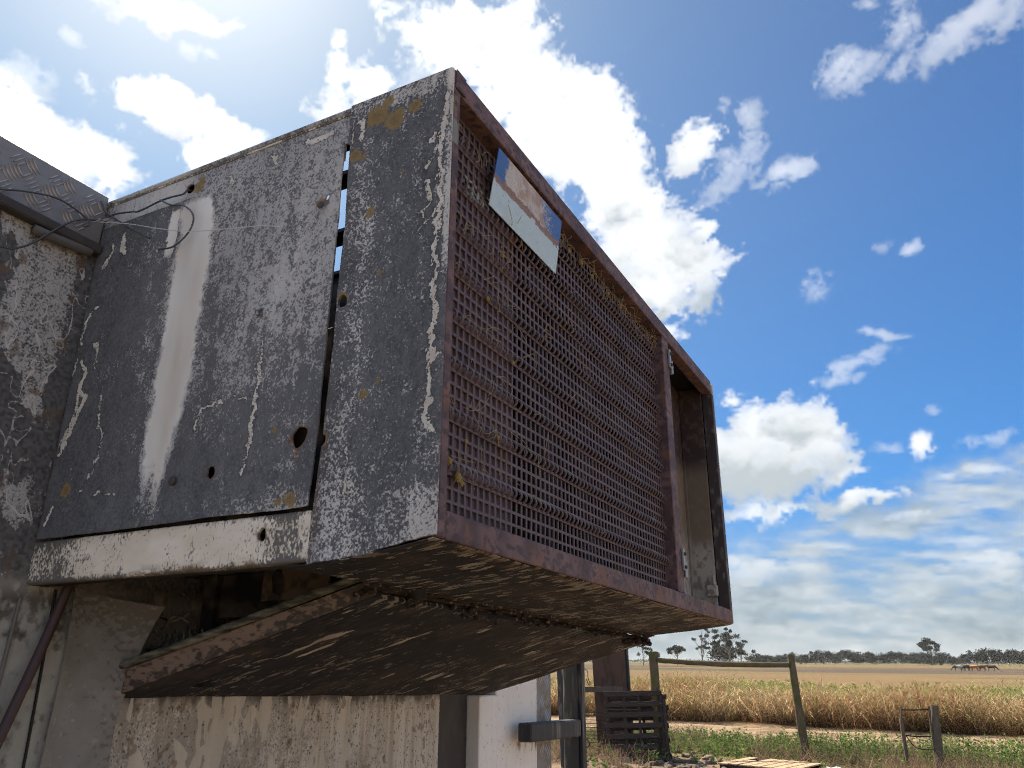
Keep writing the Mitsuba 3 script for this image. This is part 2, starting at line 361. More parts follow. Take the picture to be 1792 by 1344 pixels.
def rail_fn(p, n, uv):
    u, x, y = loc(p)
    low = fbm(x * 12, y * 7, 5, 3)
    dens = .355 + .34 * (low - .5) + .32 * smoothstep(-.885, -.862, y) * low * 1.3 + .30 * smoothstep(-.944, -.957, y) + .22 * smoothstep(.85, 1.02, x) - .1 * gauss(x, .45, .06) + .16 * gauss(x, .31, .04) + .08 * gauss(x, .85, .1)
    m = mould(x, y * .7, u, dens)
    col = mix(mix((.74, .71, .63), (.60, .55, .44), fbm(x * 20, y * 40, 1, 2)), (.075, .077, .075), m * .92)
    col = mix(col, (.16, .10, .05), .6 * smoothstep(.62, .8, fbm(x * 18, y * 60, 9, 3)) * smoothstep(-.93, -.955, y))
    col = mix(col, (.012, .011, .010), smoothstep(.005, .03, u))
    d = dr.sqrt(dr.square(x - .369) + dr.square(y + .902)) / .013
    col = mix(col, (.05, .035, .028), smoothstep(1.9, .9, d + noise(x * 130, y * 130)))
    return col


def rust_fn(p, n, uv):
    u, v, w = loc(p)
    a = fbm(u * 18, v * 18 + w * 22, w * 9, 4)
    b = fbm(u * 70, v * 70, w * 70, 4)
    c = mix((.070, .044, .048), (.175, .105, .100), smoothstep(.25, .75, a))
    c = mix(c, (.19, .085, .045), smoothstep(.56, .70, fbm(u * 31 + 5, v * 31, w * 13, 4)) * .55)
    c = mix(c, (.040, .030, .033), smoothstep(.50, .68, b + .25 * (a - .5)) * .75)
    c = mix(c, (.20, .17, .14), smoothstep(.70, .78, fbm(u * 90, v * 60, w * 30, 3)) * .5)
    c = mix(c, (.23, .25, .23), smoothstep(.012, .0, dr.abs(w + .155) - .03) * smoothstep(.03, .02, u) * smoothstep(.30, .42, noise(u * 90 + 3, v * 90, w * 60)) * .75)
    c = mix(c, (.20, .15, .06), smoothstep(.018, .0, dr.abs(w + .095) - .025) * smoothstep(.035, .025, u) * smoothstep(.45, .7, fbm(u * 70, v * 70, w * 60, 2)) * .8)
    return c


def grille_fn(p, n, uv):
    u, v, w = loc(p)
    a = fbm(u * 14, v * 30, w * 14, 3)
    c = mix((.080, .060, .072), (.145, .105, .112), a)
    ph = (w + .796) / .097
    r = ph - dr.floor(ph + .5)
    dust = smoothstep(-.02, .08, r) * smoothstep(.20, .12, r)
    c = mix(c, (.21, .205, .21), dust * (.25 + .55 * smoothstep(.35, .75, fbm(u * 25, 1, w * 9, 3))) * smoothstep(-.15, -.6, w) * smoothstep(.029, .024, v))
    c = mix(c, (.11, .062, .036), smoothstep(.56, .74, fbm(u * 22 + 3, v * 10, w * 22, 3)) * .6)
    c = mix(c, (.30, .37, .38), smoothstep(.20, .17, u) * smoothstep(.105, .11, u) * smoothstep(-.225, -.215, w) * smoothstep(-.165, -.175, w) * smoothstep(.4, .6, noise(u * 160, 1, w * 100)) * .8)
    return c


def under_fn(p, n, uv):
    u, v, w = loc(p)
    uw = u + .012 * (noise(u * 30, v * 16, 3) - .5)
    front = smoothstep(.33, .29, v)
    big = fbm(u * 2.6 + 5, v * 2.6, 5, 3)
    a = fbm(uw * 34 + 3 * noise(u * 5, v * 3), v * 7.5, 3, 4)
    a2 = fbm(uw * 120, v * 34, 6, 3)
    b = fbm(uw * 190, v * 30, 8, 3)
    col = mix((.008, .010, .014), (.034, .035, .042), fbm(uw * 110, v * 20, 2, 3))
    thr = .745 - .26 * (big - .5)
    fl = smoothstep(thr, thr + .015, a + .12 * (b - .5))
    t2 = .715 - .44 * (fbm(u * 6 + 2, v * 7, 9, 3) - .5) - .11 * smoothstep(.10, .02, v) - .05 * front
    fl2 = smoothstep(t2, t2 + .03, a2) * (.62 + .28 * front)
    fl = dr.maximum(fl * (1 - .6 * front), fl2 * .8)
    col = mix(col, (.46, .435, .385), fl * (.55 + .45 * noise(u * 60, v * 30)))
    fin = smoothstep(.66, .76, b + .35 * (big - .5))
    col = mix(col, (.14, .125, .11), fin * .30)
    col = mix(col, (.10, .070, .058), smoothstep(.55, .75, fbm(u * 9, v * 9, 4, 3)) * .25)
    col = mix(col, (.30, .22, .13), smoothstep(.055, .0, v + .02 * noise(u * 40, v * 40)) * smoothstep(.46, .70, fbm(u * 60, v * 50, 3, 3)) * .7)
    return col


def crust_fn(p, n, uv):
    u, v, w = loc(p)
    a = fbm(u * 40, v * 40, w * 40, 4)
    return mix(mix((.014, .012, .013), (.055, .042, .037), a), (.17, .135, .11), smoothstep(.62, .72, fbm(u * 120, v * 120, w * 120, 2)))


def flange_fn(p, n, uv):
    u, v, w = loc(p)
    a = fbm(u * 20, v * 12, w * 50, 4)
    c = mix((.26, .19, .145), (.17, .125, .10), a)
    c = mix(c, (.045, .041, .036), .9 * smoothstep(.44, .74, .22 * smoothstep(-.958, -1.0, w + (v - .3) * .262) + .10 * smoothstep(.9, .3, v) + fbm(v * 60, w * 130, 3, 4) + .25 * smoothstep(.45, .25, v) + .25 * smoothstep(.95, 1.03, v) - .06))
    return c


def rod_fn(p, n, uv):
    u, v, w = loc(p)
    a = fbm(u * 90, v * 22, w * 90, 3)
    return mix((.035, .037, .032), (.20, .195, .15), smoothstep(.3, .8, a))


def cavity_fn(p, n, uv):
    u, v, w = loc(p)
    a = fbm(u * 16, v * 16, w * 16, 4)
    return mix((.012, .013, .015), (.075, .072, .064), smoothstep(.35, .75, a))


def wall_fn(p, n, uv):
    u, v, w = loc(p)
    wu = u + .03 * (noise(u * 24, w * 18, 2) - .5)
    ww = w + .03 * (noise(u * 24, w * 18, 12) - .5)
    # upper: mould with large patches where it has flaked off
    pat = fbm(wu * 15, ww * 9, 7, 4)
    worm = dr.abs(fbm(wu * 22, ww * 12, 4, 3) - .5)
    dens_up = .80 - .36 * smoothstep(.52, .62, pat + .10 * smoothstep(-.55, -.2, w)) - .30 * smoothstep(.018, .008, worm)
    dens_up = dens_up + .25 * smoothstep(-.06, -.01, u)
    # lower: thinner growth, rain streaked
    st = fbm(u * 60, w * 3.2, 1, 3)
    blot = fbm(u * 11, w * 7, 5, 4)
    dens_lo = .40 + .50 * (blot - .5) + .20 * smoothstep(1.15, .35, u) + .18 * (st - .5) + .30 * smoothstep(-1.25, -1.17, w) * smoothstep(.35, .6, noise(u * 25, 2, 3)) - .10 * smoothstep(1.2, 1.6, u)
    lo = smoothstep(-.93, -.99, w)
    dens = dens_up * (1 - lo) + dens_lo * lo
    m = mould(u, w, v, dens)
    paint = mix((.60, .585, .54), (.44, .41, .36), st * .6 + .5 * blot - .1)
    warm = smoothstep(.3, .75, st + .15 * smoothstep(-1.35, -1.18, w))
    paint = mix(paint, (.42, .36, .28), warm * lo * .30)
    black = mix((.06, .064, .070), (.15, .145, .135), noise(u * 150, w * 150, 5))
    black = mix(black, (.24, .225, .20), lo * .7)
    paint = mix(paint, (.36, .365, .36), .70 * (1 - lo) * smoothstep(.2, .55, dens))
    col = mix(paint, black, m * (1 - .35 * lo))
    tray_line = smoothstep(.035, .0, dr.abs(w + 1.182) + .03 * (noise(u * 60, 3, 1) - .3)) * smoothstep(.26, .30, u)  # uneven darker band where the wall meets the tray
    col = mix(col, (.05, .045, .04), tray_line * .85)
    col = mix(col, (.07, .06, .055), lo * smoothstep(.70, .78, fbm(u * 190, w * 120, 9, 2)) * .75)
    flake = smoothstep(.565, .58, fbm(wu * 17, ww * 6.5, 21, 4) - .10 * smoothstep(.9, 1.3, u)) * lo
    col = mix(col, mix((.58, .55, .48), (.46, .43, .37), st), flake * .85)
    drip = smoothstep(.50, .75, fbm(u * 38, w * 1.3, 5, 4)) * smoothstep(.7, 1.2, u) * lo
    col = mix(col, (.22, .17, .12), drip * .45)
    col = mix(col, (.13, .085, .05), smoothstep(.68, .76, fbm(u * 30, w * 24, 9, 3)) * .6)
    # greenish bare sheet behind the hose
    gr = smoothstep(.13, .10, u) * lo
    gcol = mix((.34, .36, .33), (.22, .235, .22), fbm(u * 60, w * 10, 6, 4))
    gcol = mix(gcol, (.03, .03, .028), smoothstep(.38, .80, fbm(u * 60, w * 50, 3, 4) + .30 * smoothstep(-1.1, -1.0, w) - .14))
    return mix(col, gcol, gr * .85)


def coverplate_fn(p, n, uv):
    u, v, w = loc(p)
    a = fbm(u * 28, v * 28, w * 22, 4)
    c = mix((.25, .25, .245), (.165, .163, .155), a)
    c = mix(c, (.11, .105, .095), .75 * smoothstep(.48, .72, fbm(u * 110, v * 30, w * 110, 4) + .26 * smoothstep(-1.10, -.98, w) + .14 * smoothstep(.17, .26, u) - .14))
    c = mix(c, (.36, .30, .24), smoothstep(.70, .78, fbm(u * 90, v * 90, w * 70, 3)) * .5)
    return c


def alu_fn(p, n, uv):
    u, v, w = loc(p)
    a = fbm(u * 25, v * 25, w * 25, 4)
    hgt = dr.minimum(dr.maximum(smoothstep(D - .0128, D - .0140, v), 0), 1) * smoothstep(1.2, .8, u) + smoothstep(D + .0052, D + .0040, v) * smoothstep(1.2, 1.6, u)
    return mix(mix(mix((.30, .295, .29), (.19, .185, .18), a), (.50, .49, .48), hgt), (.17, .125, .10), smoothstep(.60, .8, fbm(u * 13, v * 13, w * 30, 3)) * .5)


def white_fn(p, n, uv):
    u, v, w = loc(p)
    st = fbm(u * 70, w * 3.5, 1, 3)
    c = mix((.80, .80, .78), (.72, .715, .68), st)
    c = mix(c, (.13, .12, .10), smoothstep(.05, .0, dr.abs(w + 1.385) + .012 * noise(u * 220, 1)) * smoothstep(-1.37, -1.375, w) * smoothstep(.5, .7, noise(u * 130, w * 8)) * smoothstep(2.28, 2.32, u))
    return mix(c, (.14, .13, .11), smoothstep(.80, .84, fbm(u * 130, w * 110, 3, 2)) * .7)


def dark_fn(p, n, uv):
    u, v, w = loc(p)
    a = fbm(u * 30, v * 30, w * 8, 3)
    return mix((.030, .030, .033), (.085, .075, .068), a)


def steelpost_fn(p, n, uv):
    u, v, w = loc(p)
    a = fbm(u * 40, v * 40, w * 6, 4)
    return mix((.022, .025, .032), (.13, .128, .122), smoothstep(.50, .78, a) * smoothstep(-.2, .8, w + 1.9 + 0 * u))


def liner_fn(p, n, uv):
    u, v, w = loc(p)
    a = fbm(u * 22, v * 22, w * 10, 4)
    f = smoothstep(-.50, -.74, w + .30 * (a - .5) + .05 * noise(u * 40, v * 40, w * 40))
    c = mix((.048, .031, .031), (.34, .32, .28), f)
    c = mix(c, (.11, .085, .06), smoothstep(.5, .68, fbm(u * 60, v * 60, w * 40, 3)) * .65)
    return mix(c, (.27, .22, .15), .5 * smoothstep(-.30, -.4, w) * (1 - f))


def plate_fn(p, n, uv):
    u, v, w = loc(p)
    g = fbm(u * 60, w * 60, 3, 4)
    fine = noise(u * 420, w * 420, 3)
    blue = mix((.030, .10, .32), (.05, .15, .40), g)
    tan = mix((.52, .48, .42), (.40, .27, .17), smoothstep(.4, .7, fbm(u * 26, w * 26, 1, 3)))
    wear = smoothstep(.225, .235, u + .03 * (g - .5)) * smoothstep(.465, .42, u + (w + .12) * .6 + .09 * (fine - .5) + .05 * (g - .5))
    top = mix(blue, tan, wear * (.75 + .25 * smoothstep(.3, .5, fine)))
    pale = mix((.42, .55, .60), (.48, .61, .65), g)
    pale = mix(pale, (.10, .08, .07), smoothstep(.93, .96, noise(u * 130, w * 130, 7)) * .6)
    c = mix(top, pale, smoothstep(-.140, -.143, w))
    band = smoothstep(.010, .007, dr.abs(w + .139) + .006 * (g - .5) + .004 * (noise(u * 140, w * 60) - .5))
    return mix(c, mix((.17, .085, .05), (.28, .17, .11), fine), band * smoothstep(.25, .4, fbm(u * 45, w * 90, 2, 2)) * .95)


def lichen_fn(p, n, uv):
    return mix((.20, .145, .05), (.30, .23, .09), noise(p.x * 300, p.y * 300, p.z * 300))


scene['mat_side'] = principled(side_fn, .75, .25)
scene['mat_rail'] = principled(rail_fn, .6, .3)
scene['mat_rust'] = principled(rust_fn, .62, .35)
scene['mat_stile'] = principled(lambda p, n, uv: mix((.045, .036, .036), (.16, .145, .14), smoothstep(.5, .8, fbm(p.x * 70, p.y * 70, p.z * 25, 4))), .6, .35)
scene['mat_grille'] = principled(grille_fn, .6, .3)
scene['mat_under'] = principled(under_fn, .8, .2)
scene['mat_crust'] = principled(crust_fn, .9, .15)
scene['mat_flange'] = principled(flange_fn, .7, .3)
scene['mat_bracket'] = principled(lambda p, n, uv: mix((.085, .064, .05), (.03, .027, .025), smoothstep(.4, .65, fbm(p.x * 40, p.y * 40, p.z * 40, 4))), .8, .2)
scene['mat_rod'] = principled(rod_fn, .8, .2)
scene['mat_cavity'] = principled(cavity_fn, .8, .2)
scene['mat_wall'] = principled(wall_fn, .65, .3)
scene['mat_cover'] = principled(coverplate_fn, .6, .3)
scene['mat_alu'] = principled(alu_fn, .5, .5, .35)
scene['mat_white'] = principled(white_fn, .5, .4)
scene['mat_dark'] = principled(dark_fn, .7, .3)
scene['mat_steelpost'] = principled(steelpost_fn, .55, .4)
scene['mat_liner'] = principled(liner_fn, .6, .3)
scene['mat_plate'] = principled(plate_fn, .45, .4)
scene['mat_lichen'] = principled(lichen_fn, .95, .1)
scene['mat_wire'] = principled((.10, .10, .105), .35, .5, .6)
scene['mat_zinc'] = principled((.35, .36, .37), .45, .5, .7)
scene['mat_hose'] = principled((.045, .026, .028), .5, .4)
scene['mat_thread'] = principled((.55, .55, .52), .5, .4)
scene['mat_straw'] = principled((.32, .26, .15), .8, .2)

# ------------------------------------------------------------------ the trailer behind the unit
def tread(u0, u1, w0, w1, v, cell=.033, seed=0):
    """Checker plate facing -v: a sheet with raised five-bar groups."""
    base = cbox((u0, v, w0), (u1, v + .004, w1), .001)
    V, F = [], []
    nu, nw = int((u1 - u0) / cell) + 1, int((w1 - w0) / cell) + 1
    for i in range(nu):
        for j in range(nw):
            s = 1 if (i + j) % 2 else -1
            cu, cw = u0 + (i + .5) * cell, w0 + (j + .5) * cell
            d = np.array([math.cos(math.radians(48 * s)), math.sin(math.radians(48 * s))])
            q = np.array([-d[1], d[0]])
            for k in range(-2, 3):
                c = np.array([cu, cw]) + q * k * cell * .21
                L, W = cell * .50 * (1 - .06 * abs(k)), cell * .065
                if not (u0 + .004 < c[0] - L * abs(d[0]) and c[0] + L * abs(d[0]) < u1 - .004 and w0 + .004 < c[1] - L * abs(d[1]) and c[1] + L * abs(d[1]) < w1 - .004):
                    continue
                n0 = len(V)
                for a, b, h in ((-L, 0, 0), (0, -W, 0), (L, 0, 0), (0, W, 0), (-L * .6, 0, .0034), (L * .6, 0, .0034)):
                    P = c + d * a + q * b
                    V.append((P[0], v - h, P[1]))
                F += [[n0, n0 + 1, n0 + 4], [n0 + 1, n0 + 5, n0 + 4], [n0 + 1, n0 + 2, n0 + 5], [n0 + 2, n0 + 3, n0 + 5], [n0 + 3, n0 + 4, n0 + 5], [n0 + 3, n0, n0 + 4]]
    m = trimesh.Trimesh(np.array(V, float), np.array(F), process=False)
    return cat(base, m)


D = 1.032
TRL = thing('trailer', 'long white insulated trailer body with mouldy front wall behind the cooling unit', 'trailer')
UL, UR, WB = -.40, 2.655, -1.62
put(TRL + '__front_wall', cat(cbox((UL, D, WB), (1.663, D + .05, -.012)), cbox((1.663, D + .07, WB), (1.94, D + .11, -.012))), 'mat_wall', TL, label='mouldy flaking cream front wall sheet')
put(TRL + '__recess_channel', cat(cbox((1.668, D + .03, WB), (1.688, D + .068, -1.0)), cbox((1.69, D + .045, WB), (1.935, D + .068, -1.0))), 'mat_dark', TL, label='dark vertical recess in the front wall')
put(TRL + '__pilaster', cbox((1.942, D - .012, WB), (2.105, D + .05, -1.187), .004), 'mat_white', TL, label='narrow white upright cover strip')
put(TRL + '__corner_panel', cbox((2.107, D + .004, WB), (2.500, D + .05, -.012), .004), 'mat_white', TL, label='clean white panel next to the checker strip')
put(TRL + '__corner_trim', tread(2.503, UR, WB, -.012, D + .006, .075), 'mat_alu', TL, label='upright checker plate corner strip')
put(TRL + '__top_trim', cat(tread(UL, -.004, -.137, .004, D - .012, .046), cbox((UL, D - .006, .0005), (-.004, D + .1, .004), .001)), 'mat_alu', TL, label='dented checker plate trim along the roof edge')
put(TRL + '__drip_bar', cat(cbox((UL, D - .03, -.164), (-.003, D - .001, -.138), .004)), 'mat_dark', TL, label='dark bar below the checker plate trim')
put(TRL + '__conduit', tube([(-.167, D - .018, -.178), (-.10, D - .018, -.174), (-.025, D - .018, -.166)], .0115, 12), 'mat_rail', TL, True, label='short white tube below the bar')
put(TRL + '__side_wall', cat(cbox((UR - .05, D + .06, WB), (UR, D + 6.2, -.002), .004)), 'mat_white', TL)
put(TRL + '__side_wall', cat(cbox((UL, D + .06, WB), (UL + .05, D + 6.2, -.002), .004)), 'mat_wall', TL)
put(TRL + '__roof', cbox((UL + .052, D + .052, -.06), (UR - .052, D + 6.2, -.004), .004), 'mat_white', TL)
put(TRL + '__floor', cat(cbox((UL + .05, D + .06, WB), (UR - .05, D + 6.2, WB + .12), .004), cbox((.6, D + .3, WB - .25), (.7, D + 6.0, WB - .001), .004), cbox((1.6, D + .3, WB - .25), (1.7, D + 6.0, WB - .001), .004)), 'mat_dark', TL)
put(TRL + '__landing_leg', cat(cbox((.60, D + 1.2, -2.62), (.72, D + 1.32, WB - .252), .006), cbox((.55, D + 1.15, -2.66), (.77, D + 1.37, -2.621), .006)), 'mat_dark', TL)
put(TRL + '__landing_leg', cat(cbox((1.60, D + 1.2, -2.62), (1.72, D + 1.32, WB - .252), .006), cbox((1.55, D + 1.15, -2.68), (1.77, D + 1.37, -2.621), .006)), 'mat_dark', TL)
for k in range(4):
    tyre = trimesh.creation.cylinder(.46, .24, sections=40)
    tyre.apply_transform(trimesh.transformations.rotation_matrix(math.pi / 2, (0, 1, 0)))
    tyre.apply_translation((.02 + (k % 2) * 2.2, D + 4.2 + (k // 2) * 1.2, -2.24))
    put(TRL + '__wheel', tyre, 'mat_hose', TL, 40)

# bent cover sheet at the near corner, its free corner curled outward
N, Mm = 15, 22
us, ws = np.linspace(.105, .275, N), np.linspace(0, 1, Mm)
G = np.zeros((Mm, N, 3))
for j, t in enumerate(ws):
    for i, s in enumerate(np.linspace(0, 1, N)):
        top = -.952 - .030 * s
        w = top + (-1.60 - top) * t
        uu = .110 + (.288 - .110) * s - .028 * s * min(1, t * 2.2) + .004 * math.sin(7 * t + 2 * s)
        curl = .075 * max(0, s - .28) ** 1.3 * (1 - .55 * min(1, t * 2.4)) + .085 * max(0, s + (1 - t * 5) * .55 - .9) ** 2
        G[j, i] = (uu, D - .008 - curl - .006 * math.exp(-((s - .02) / .06) ** 2), w)


def sheet(G, th=.0015):
    h, w, _ = G.shape
    idx = np.arange(h * w).reshape(h, w)
    F = np.vstack([np.stack([idx[:-1, :-1], idx[1:, :-1], idx[1:, 1:]], -1).reshape(-1, 3), np.stack([idx[:-1, :-1], idx[1:, 1:], idx[:-1, 1:]], -1).reshape(-1, 3)])
    V = G.reshape(-1, 3)
    m = trimesh.Trimesh(V, F, process=False)
    V2 = V - m.vertex_normals * th
    n = len(V)
    ring = np.concatenate([idx[0, :], idx[1:, -1], idx[-1, -2::-1], idx[-2:0:-1, 0]])
    R = np.roll(ring, -1)
    side = np.vstack([np.stack([ring, R, R + n], 1), np.stack([ring, R + n, ring + n], 1)])
    return trimesh.Trimesh(np.vstack([V, V2]), np.vstack([F, F[:, ::-1] + n, side]), process=False)


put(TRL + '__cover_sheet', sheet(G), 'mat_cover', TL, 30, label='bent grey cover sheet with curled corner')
put(TRL + '__seam_strip', cat(tube([(-.005, D - .004, -.985), (-.012, D - .004, -1.2), (-.016, D - .004, -1.6)], .004, 8), tube([(.070, D - .003, -.96), (.076, D - .003, -1.2), (.082, D - .003, -1.6)], .003, 8)), 'mat_rail', TL, True)
solo('hose', tube([(.088, D - .03, -.90), (.080, D - .028, -.96), (.062, D - .022, -1.05), (.040, D - .022, -1.13), (.014, D - .022, -1.22), (-.012, D - .022, -1.32), (-.03, D - .022, -1.5)], .0105, 12, 6), 'mat_hose',
     'dark reddish brown hose hanging down the wall beside the bent cover sheet', 'hose', tw=TL, smooth=True)

# ------------------------------------------------------------------ the refrigeration unit
UNIT = thing('refrigeration_unit', 'weathered white trailer refrigeration unit with rusty grille and black mould on its side', 'cooling unit')
H = .931


def unit(part, mesh, mat, smooth=False, label=None, **kw):
    return put(UNIT + '__' + part, mesh, mat, TL, smooth, label, **kw)


# near side: corner strip, upper rail, loose access panel, lower rail
gapR = [(.2435, -.10), (.243, -.154), (.2415, -.21), (.238, -.292), (.240, -.381), (.241, -.456), (.240, -.552), (.243, -.666), (.246, -.774), (.252, -.876), (.2555, -.957)]
strip = [(-.0045, -.002), (0.0, 0.0), (.249, 0.0), (.249, -.099)] + [tuple(q) for q in ragged(gapR, .0012, seed=3)] + [tuple(q) for q in ragged([(.2555, -.962), (.176, -.958), (.10, -.946), (-.0045, -.930)], .004, seed=5, scale=60)]
strip = sg.Polygon(strip).buffer(0).difference(disc(.2265, -.468, .012, .013, seed=4)).difference(disc(.2475, -.742, .010, .012, seed=8))
m = extr(strip, .006, (1, 2, 0), 0)
unit('corner_panel', m, 'mat_side', label='mouldy corner panel with a peeled white streak and orange lichen')
upper = sg.box(.2495, -.30, 1.031, -.007).difference(sg.box(.30, -.31, 1.04, -.13)).difference(sg.box(.24, -.31, .2605, -.09)).difference(sg.box(.24, -.31, .31, -.13)).difference(disc(.727, -.054, .0125, .0135, seed=2))
unit('upper_rail', cat(extr(upper, .004, (1, 2, 0), .006), tube([(.007, .252, -.0085), (.007, .6, -.0085), (.007, 1.03, -.0085)], .0075, 8, 1)), 'mat_side')
gapL = [(.2615, -.090), (.2590, -.147), (.2585, -.203), (.257, -.271), (.2555, -.377), (.2555, -.501), (.2565, -.607), (.2555, -.73), (.260, -.814), (.264, -.860)]
gapL = [(a - .0028, b) for a, b in gapL]
door = [tuple(q) for q in ragged(gapL, .0012, seed=13)] + [tuple(q) for q in ragged([(.28, -.862), (.5, -.860), (.75, -.863), (1.02, -.862)], .0015, seed=15)] + [(1.02, -.088), (.6, -.089)]
door = sg.Polygon(door).buffer(0)
for cx, cy, rx, ry, sd in ((.296, -.73, .0185, .0195, 1), (.515, -.771, .0105, .0115, 5), (.2895, -.216, .0052, .0060, 7)):
    door = door.difference(disc(cx, cy, rx, ry, .14, 24, sd))
m = extr(door, .003, (1, 2, 0), 0)
V, F = trimesh.remesh.subdivide_to_size(m.vertices, m.faces, .035)
V = np.array(V)
bow = .005 * np.exp(-((V[:, 1] - .257) / .05) ** 2) * (.35 + .65 * np.exp(-((V[:, 2] + .62) / .25) ** 2)) + .004 * np.exp(-((V[:, 2] + .862) / .05) ** 2) * np.sin(np.clip((V[:, 1] - .25) / .78, 0, 1) * np.pi) \
    + .004 * (meshkit.fbm(V * np.array([0, 5, 5]), 2, 4) - .5) + .0025 * (meshkit.fbm(V * np.array([0, 16, 16]), 2, 6) - .5)
V[:, 0] -= bow + .001
door_m = trimesh.Trimesh(V, F, process=True)
AP = unit('access_panel', door_m, 'mat_side', 25, label='loose access panel with a clean white rain streak')
put(AP + '__clip', cat(trimesh.creation.icosphere(2, .0075).apply_transform(np.diag([.6, 1, .8, 1])).apply_translation((-.010, .438, -.441)), tube([(-.008, .440, -.444), (-.010, .436, -.456)], .003, 8, 1)), 'mat_zinc', TL, True, label='small bright metal clip')
put(AP + '__bolt', trimesh.creation.icosphere(2, .0085).apply_transform(np.diag([.35, 1, 1, 1])).apply_translation((-.012, .296, -.239)), 'mat_dark', TL, True)
put(AP + '__bolt', trimesh.creation.icosphere(2, .010).apply_transform(np.diag([.25, 1, 1, 1])).apply_translation((-.006, .616, -.777)), 'mat_dark', TL, True)

# lower rail: folded channel with soft edges
prof = sg.box(.004, -.957, .055, -.866).buffer(-.006).buffer(.006)
prof = prof.difference(sg.box(.0105, -.952, .06, -.86)).buffer(0)
rail = extr(prof, .78, (0, 2, 1), .2575)
hole = extr(disc(.369, -.902, .010, .012, .15, 20, 9), .2, (1, 2, 0), -.1)


def boolean(a, b):
    A = manifold3d.Manifold(manifold3d.Mesh(np.asarray(a.vertices, np.float32), np.asarray(a.faces, np.uint32)))
    B = manifold3d.Manifold(manifold3d.Mesh(np.asarray(b.vertices, np.float32), np.asarray(b.faces, np.uint32)))
    m = (A - B).to_mesh()
    return trimesh.Trimesh(m.vert_properties[:, :3], m.tri_verts, process=False) if len(m.tri_verts) else a


rail.merge_vertices()
unit('lower_rail', boolean(rail, hole), 'mat_rail', 40, label='cream lower side rail with a rust hole')

# inside of the near bay: added dark baffles, keeping light out behind gaps and holes
for q in (cbox((.06, .60, -.14), (.09, 1.02, -.025)), cbox((.03, .27, -.88), (.034, .98, -.50)), cbox((.02, .20, -.95), (.05, .235, -.40)), cbox((.56, .13, -.95), (.60, 1.02, -.02)),
                        cbox((.01, .10, -.946), (.60, .12, -.03)), cbox((.056, .25, -.896), (.60, 1.02, -.886))):
    unit('added_baffle', q, 'mat_cavity')

# roof with its open fan slots
roof = sg.box(.004, .002, 1.998, 1.03)
for a, b in ((.10, .165), (.215, .365), (.425, .545)):
    roof = roof.difference(sg.box(a, .30, b, .86))
unit('roof', extr(roof, .010, (0, 1, 2), -.019), 'mat_rail')

# rusty front frame
f0, f1 = -.006, .034
top_rail = cat(cbox((.0305, f0, -.050), (1.968, f1, -.0005)), cbox((.0085, f0 - .003, -.046), (.045, f0, -.001), .001))
unit('top_rail', top_rail, 'mat_rust')
unit('bottom_rail', cbox((.0305, f0, -.934), (1.995, f1, -.887)), 'mat_rust')
unit('left_stile', cbox((.0065, f0 + .0005, -.933), (.030, f1, -.001)), 'mat_rust')
unit('mullion', cbox((1.332, f0 + .002, -.886), (1.398, f1, -.0505)), 'mat_rust')
unit('right_stile', cbox((1.9685, f0, -.8865), (1.995, f1, -.0505)), 'mat_stile')
unit('side_panel', cbox((1.9955, f0, -.935), (2.003, 1.03, -.001)), 'mat_side')

# grille: a pressed sheet of square holes with a rib every fourth row
PER, R0 = .097, -.796


def ridge(w):
    r = (w - R0) / PER
    r = (r - np.round(r)) * PER
    return -.0125 * np.where(np.abs(r) < .013, np.clip(np.cos(np.clip(r / .013, -1, 1) * np.pi / 2), 0, 1) ** .7, 0)


GV, wv = .031, np.arange(-.905, -.028, .0047)
gm = []
nrm = np.gradient(ridge(wv)) / .0047
for i in range(60):
    uc = .034 + i * .0222
    if uc > 1.335:
        break
    jit = .0015 * (meshkit.noise(np.stack([wv * 6, wv * 0 + i * .15, wv * 0], 1), 2) - .5)
    c = np.stack([np.full_like(wv, uc) + jit, GV + ridge(wv) + .004 * (meshkit.noise(np.stack([wv * 4, wv * 0 + uc * 4, wv * 0], 1), 4) - .5), wv], 1)
    nn = np.stack([np.zeros_like(wv), np.full_like(wv, -1.0), nrm], 1)
    nn /= np.linalg.norm(nn, axis=1, keepdims=True)
    hw, ht = .0029, .0014
    ring = np.stack([c + nn * ht + [-hw, 0, 0], c + nn * ht + [hw, 0, 0], c - nn * ht + [hw, 0, 0], c - nn * ht + [-hw, 0, 0]], 1)
    V = ring.reshape(-1, 3)
    k = np.arange(len(wv) - 1) * 4
    F = []
    for a in range(4):
        b = (a + 1) % 4
        F += [np.stack([k + a, k + a + 4, k + b + 4], 1), np.stack([k + a, k + b + 4, k + b], 1)]
    gm.append(trimesh.Trimesh(V, np.vstack(F), process=False))
rows = [R0 + PER * q + .012 + r * .02433 for q in range(-2, 9) for r in range(4)]
for w in rows:
    if not -.90 < w < -.035:
        continue
    u_ = np.linspace(.028, 1.334, 50)
    c = np.stack([u_, GV + ridge(np.array(w)) + .004 * (meshkit.noise(np.stack([u_ * 0 + w * 4, u_ * 4, u_ * 0], 1), 4) - .5), u_ * 0 + w + .0012 * (meshkit.noise(np.stack([u_ * 7, u_ * 0 + w * 9, u_ * 0], 1), 5) - .5)], 1)
    ring = np.stack([c + [0, -.0013, .0030], c + [0, .0013, .0030], c + [0, .0013, -.0030], c + [0, -.0013, -.0030]], 1)
    k = np.arange(len(u_) - 1) * 4
    F = []
    for a in range(4):
        b = (a + 1) % 4
        F += [np.stack([k + a, k + a + 4, k + b + 4], 1), np.stack([k + a, k + b + 4, k + b], 1)]
    gm.append(trimesh.Trimesh(ring.reshape(-1, 3), np.vstack(F), process=False))
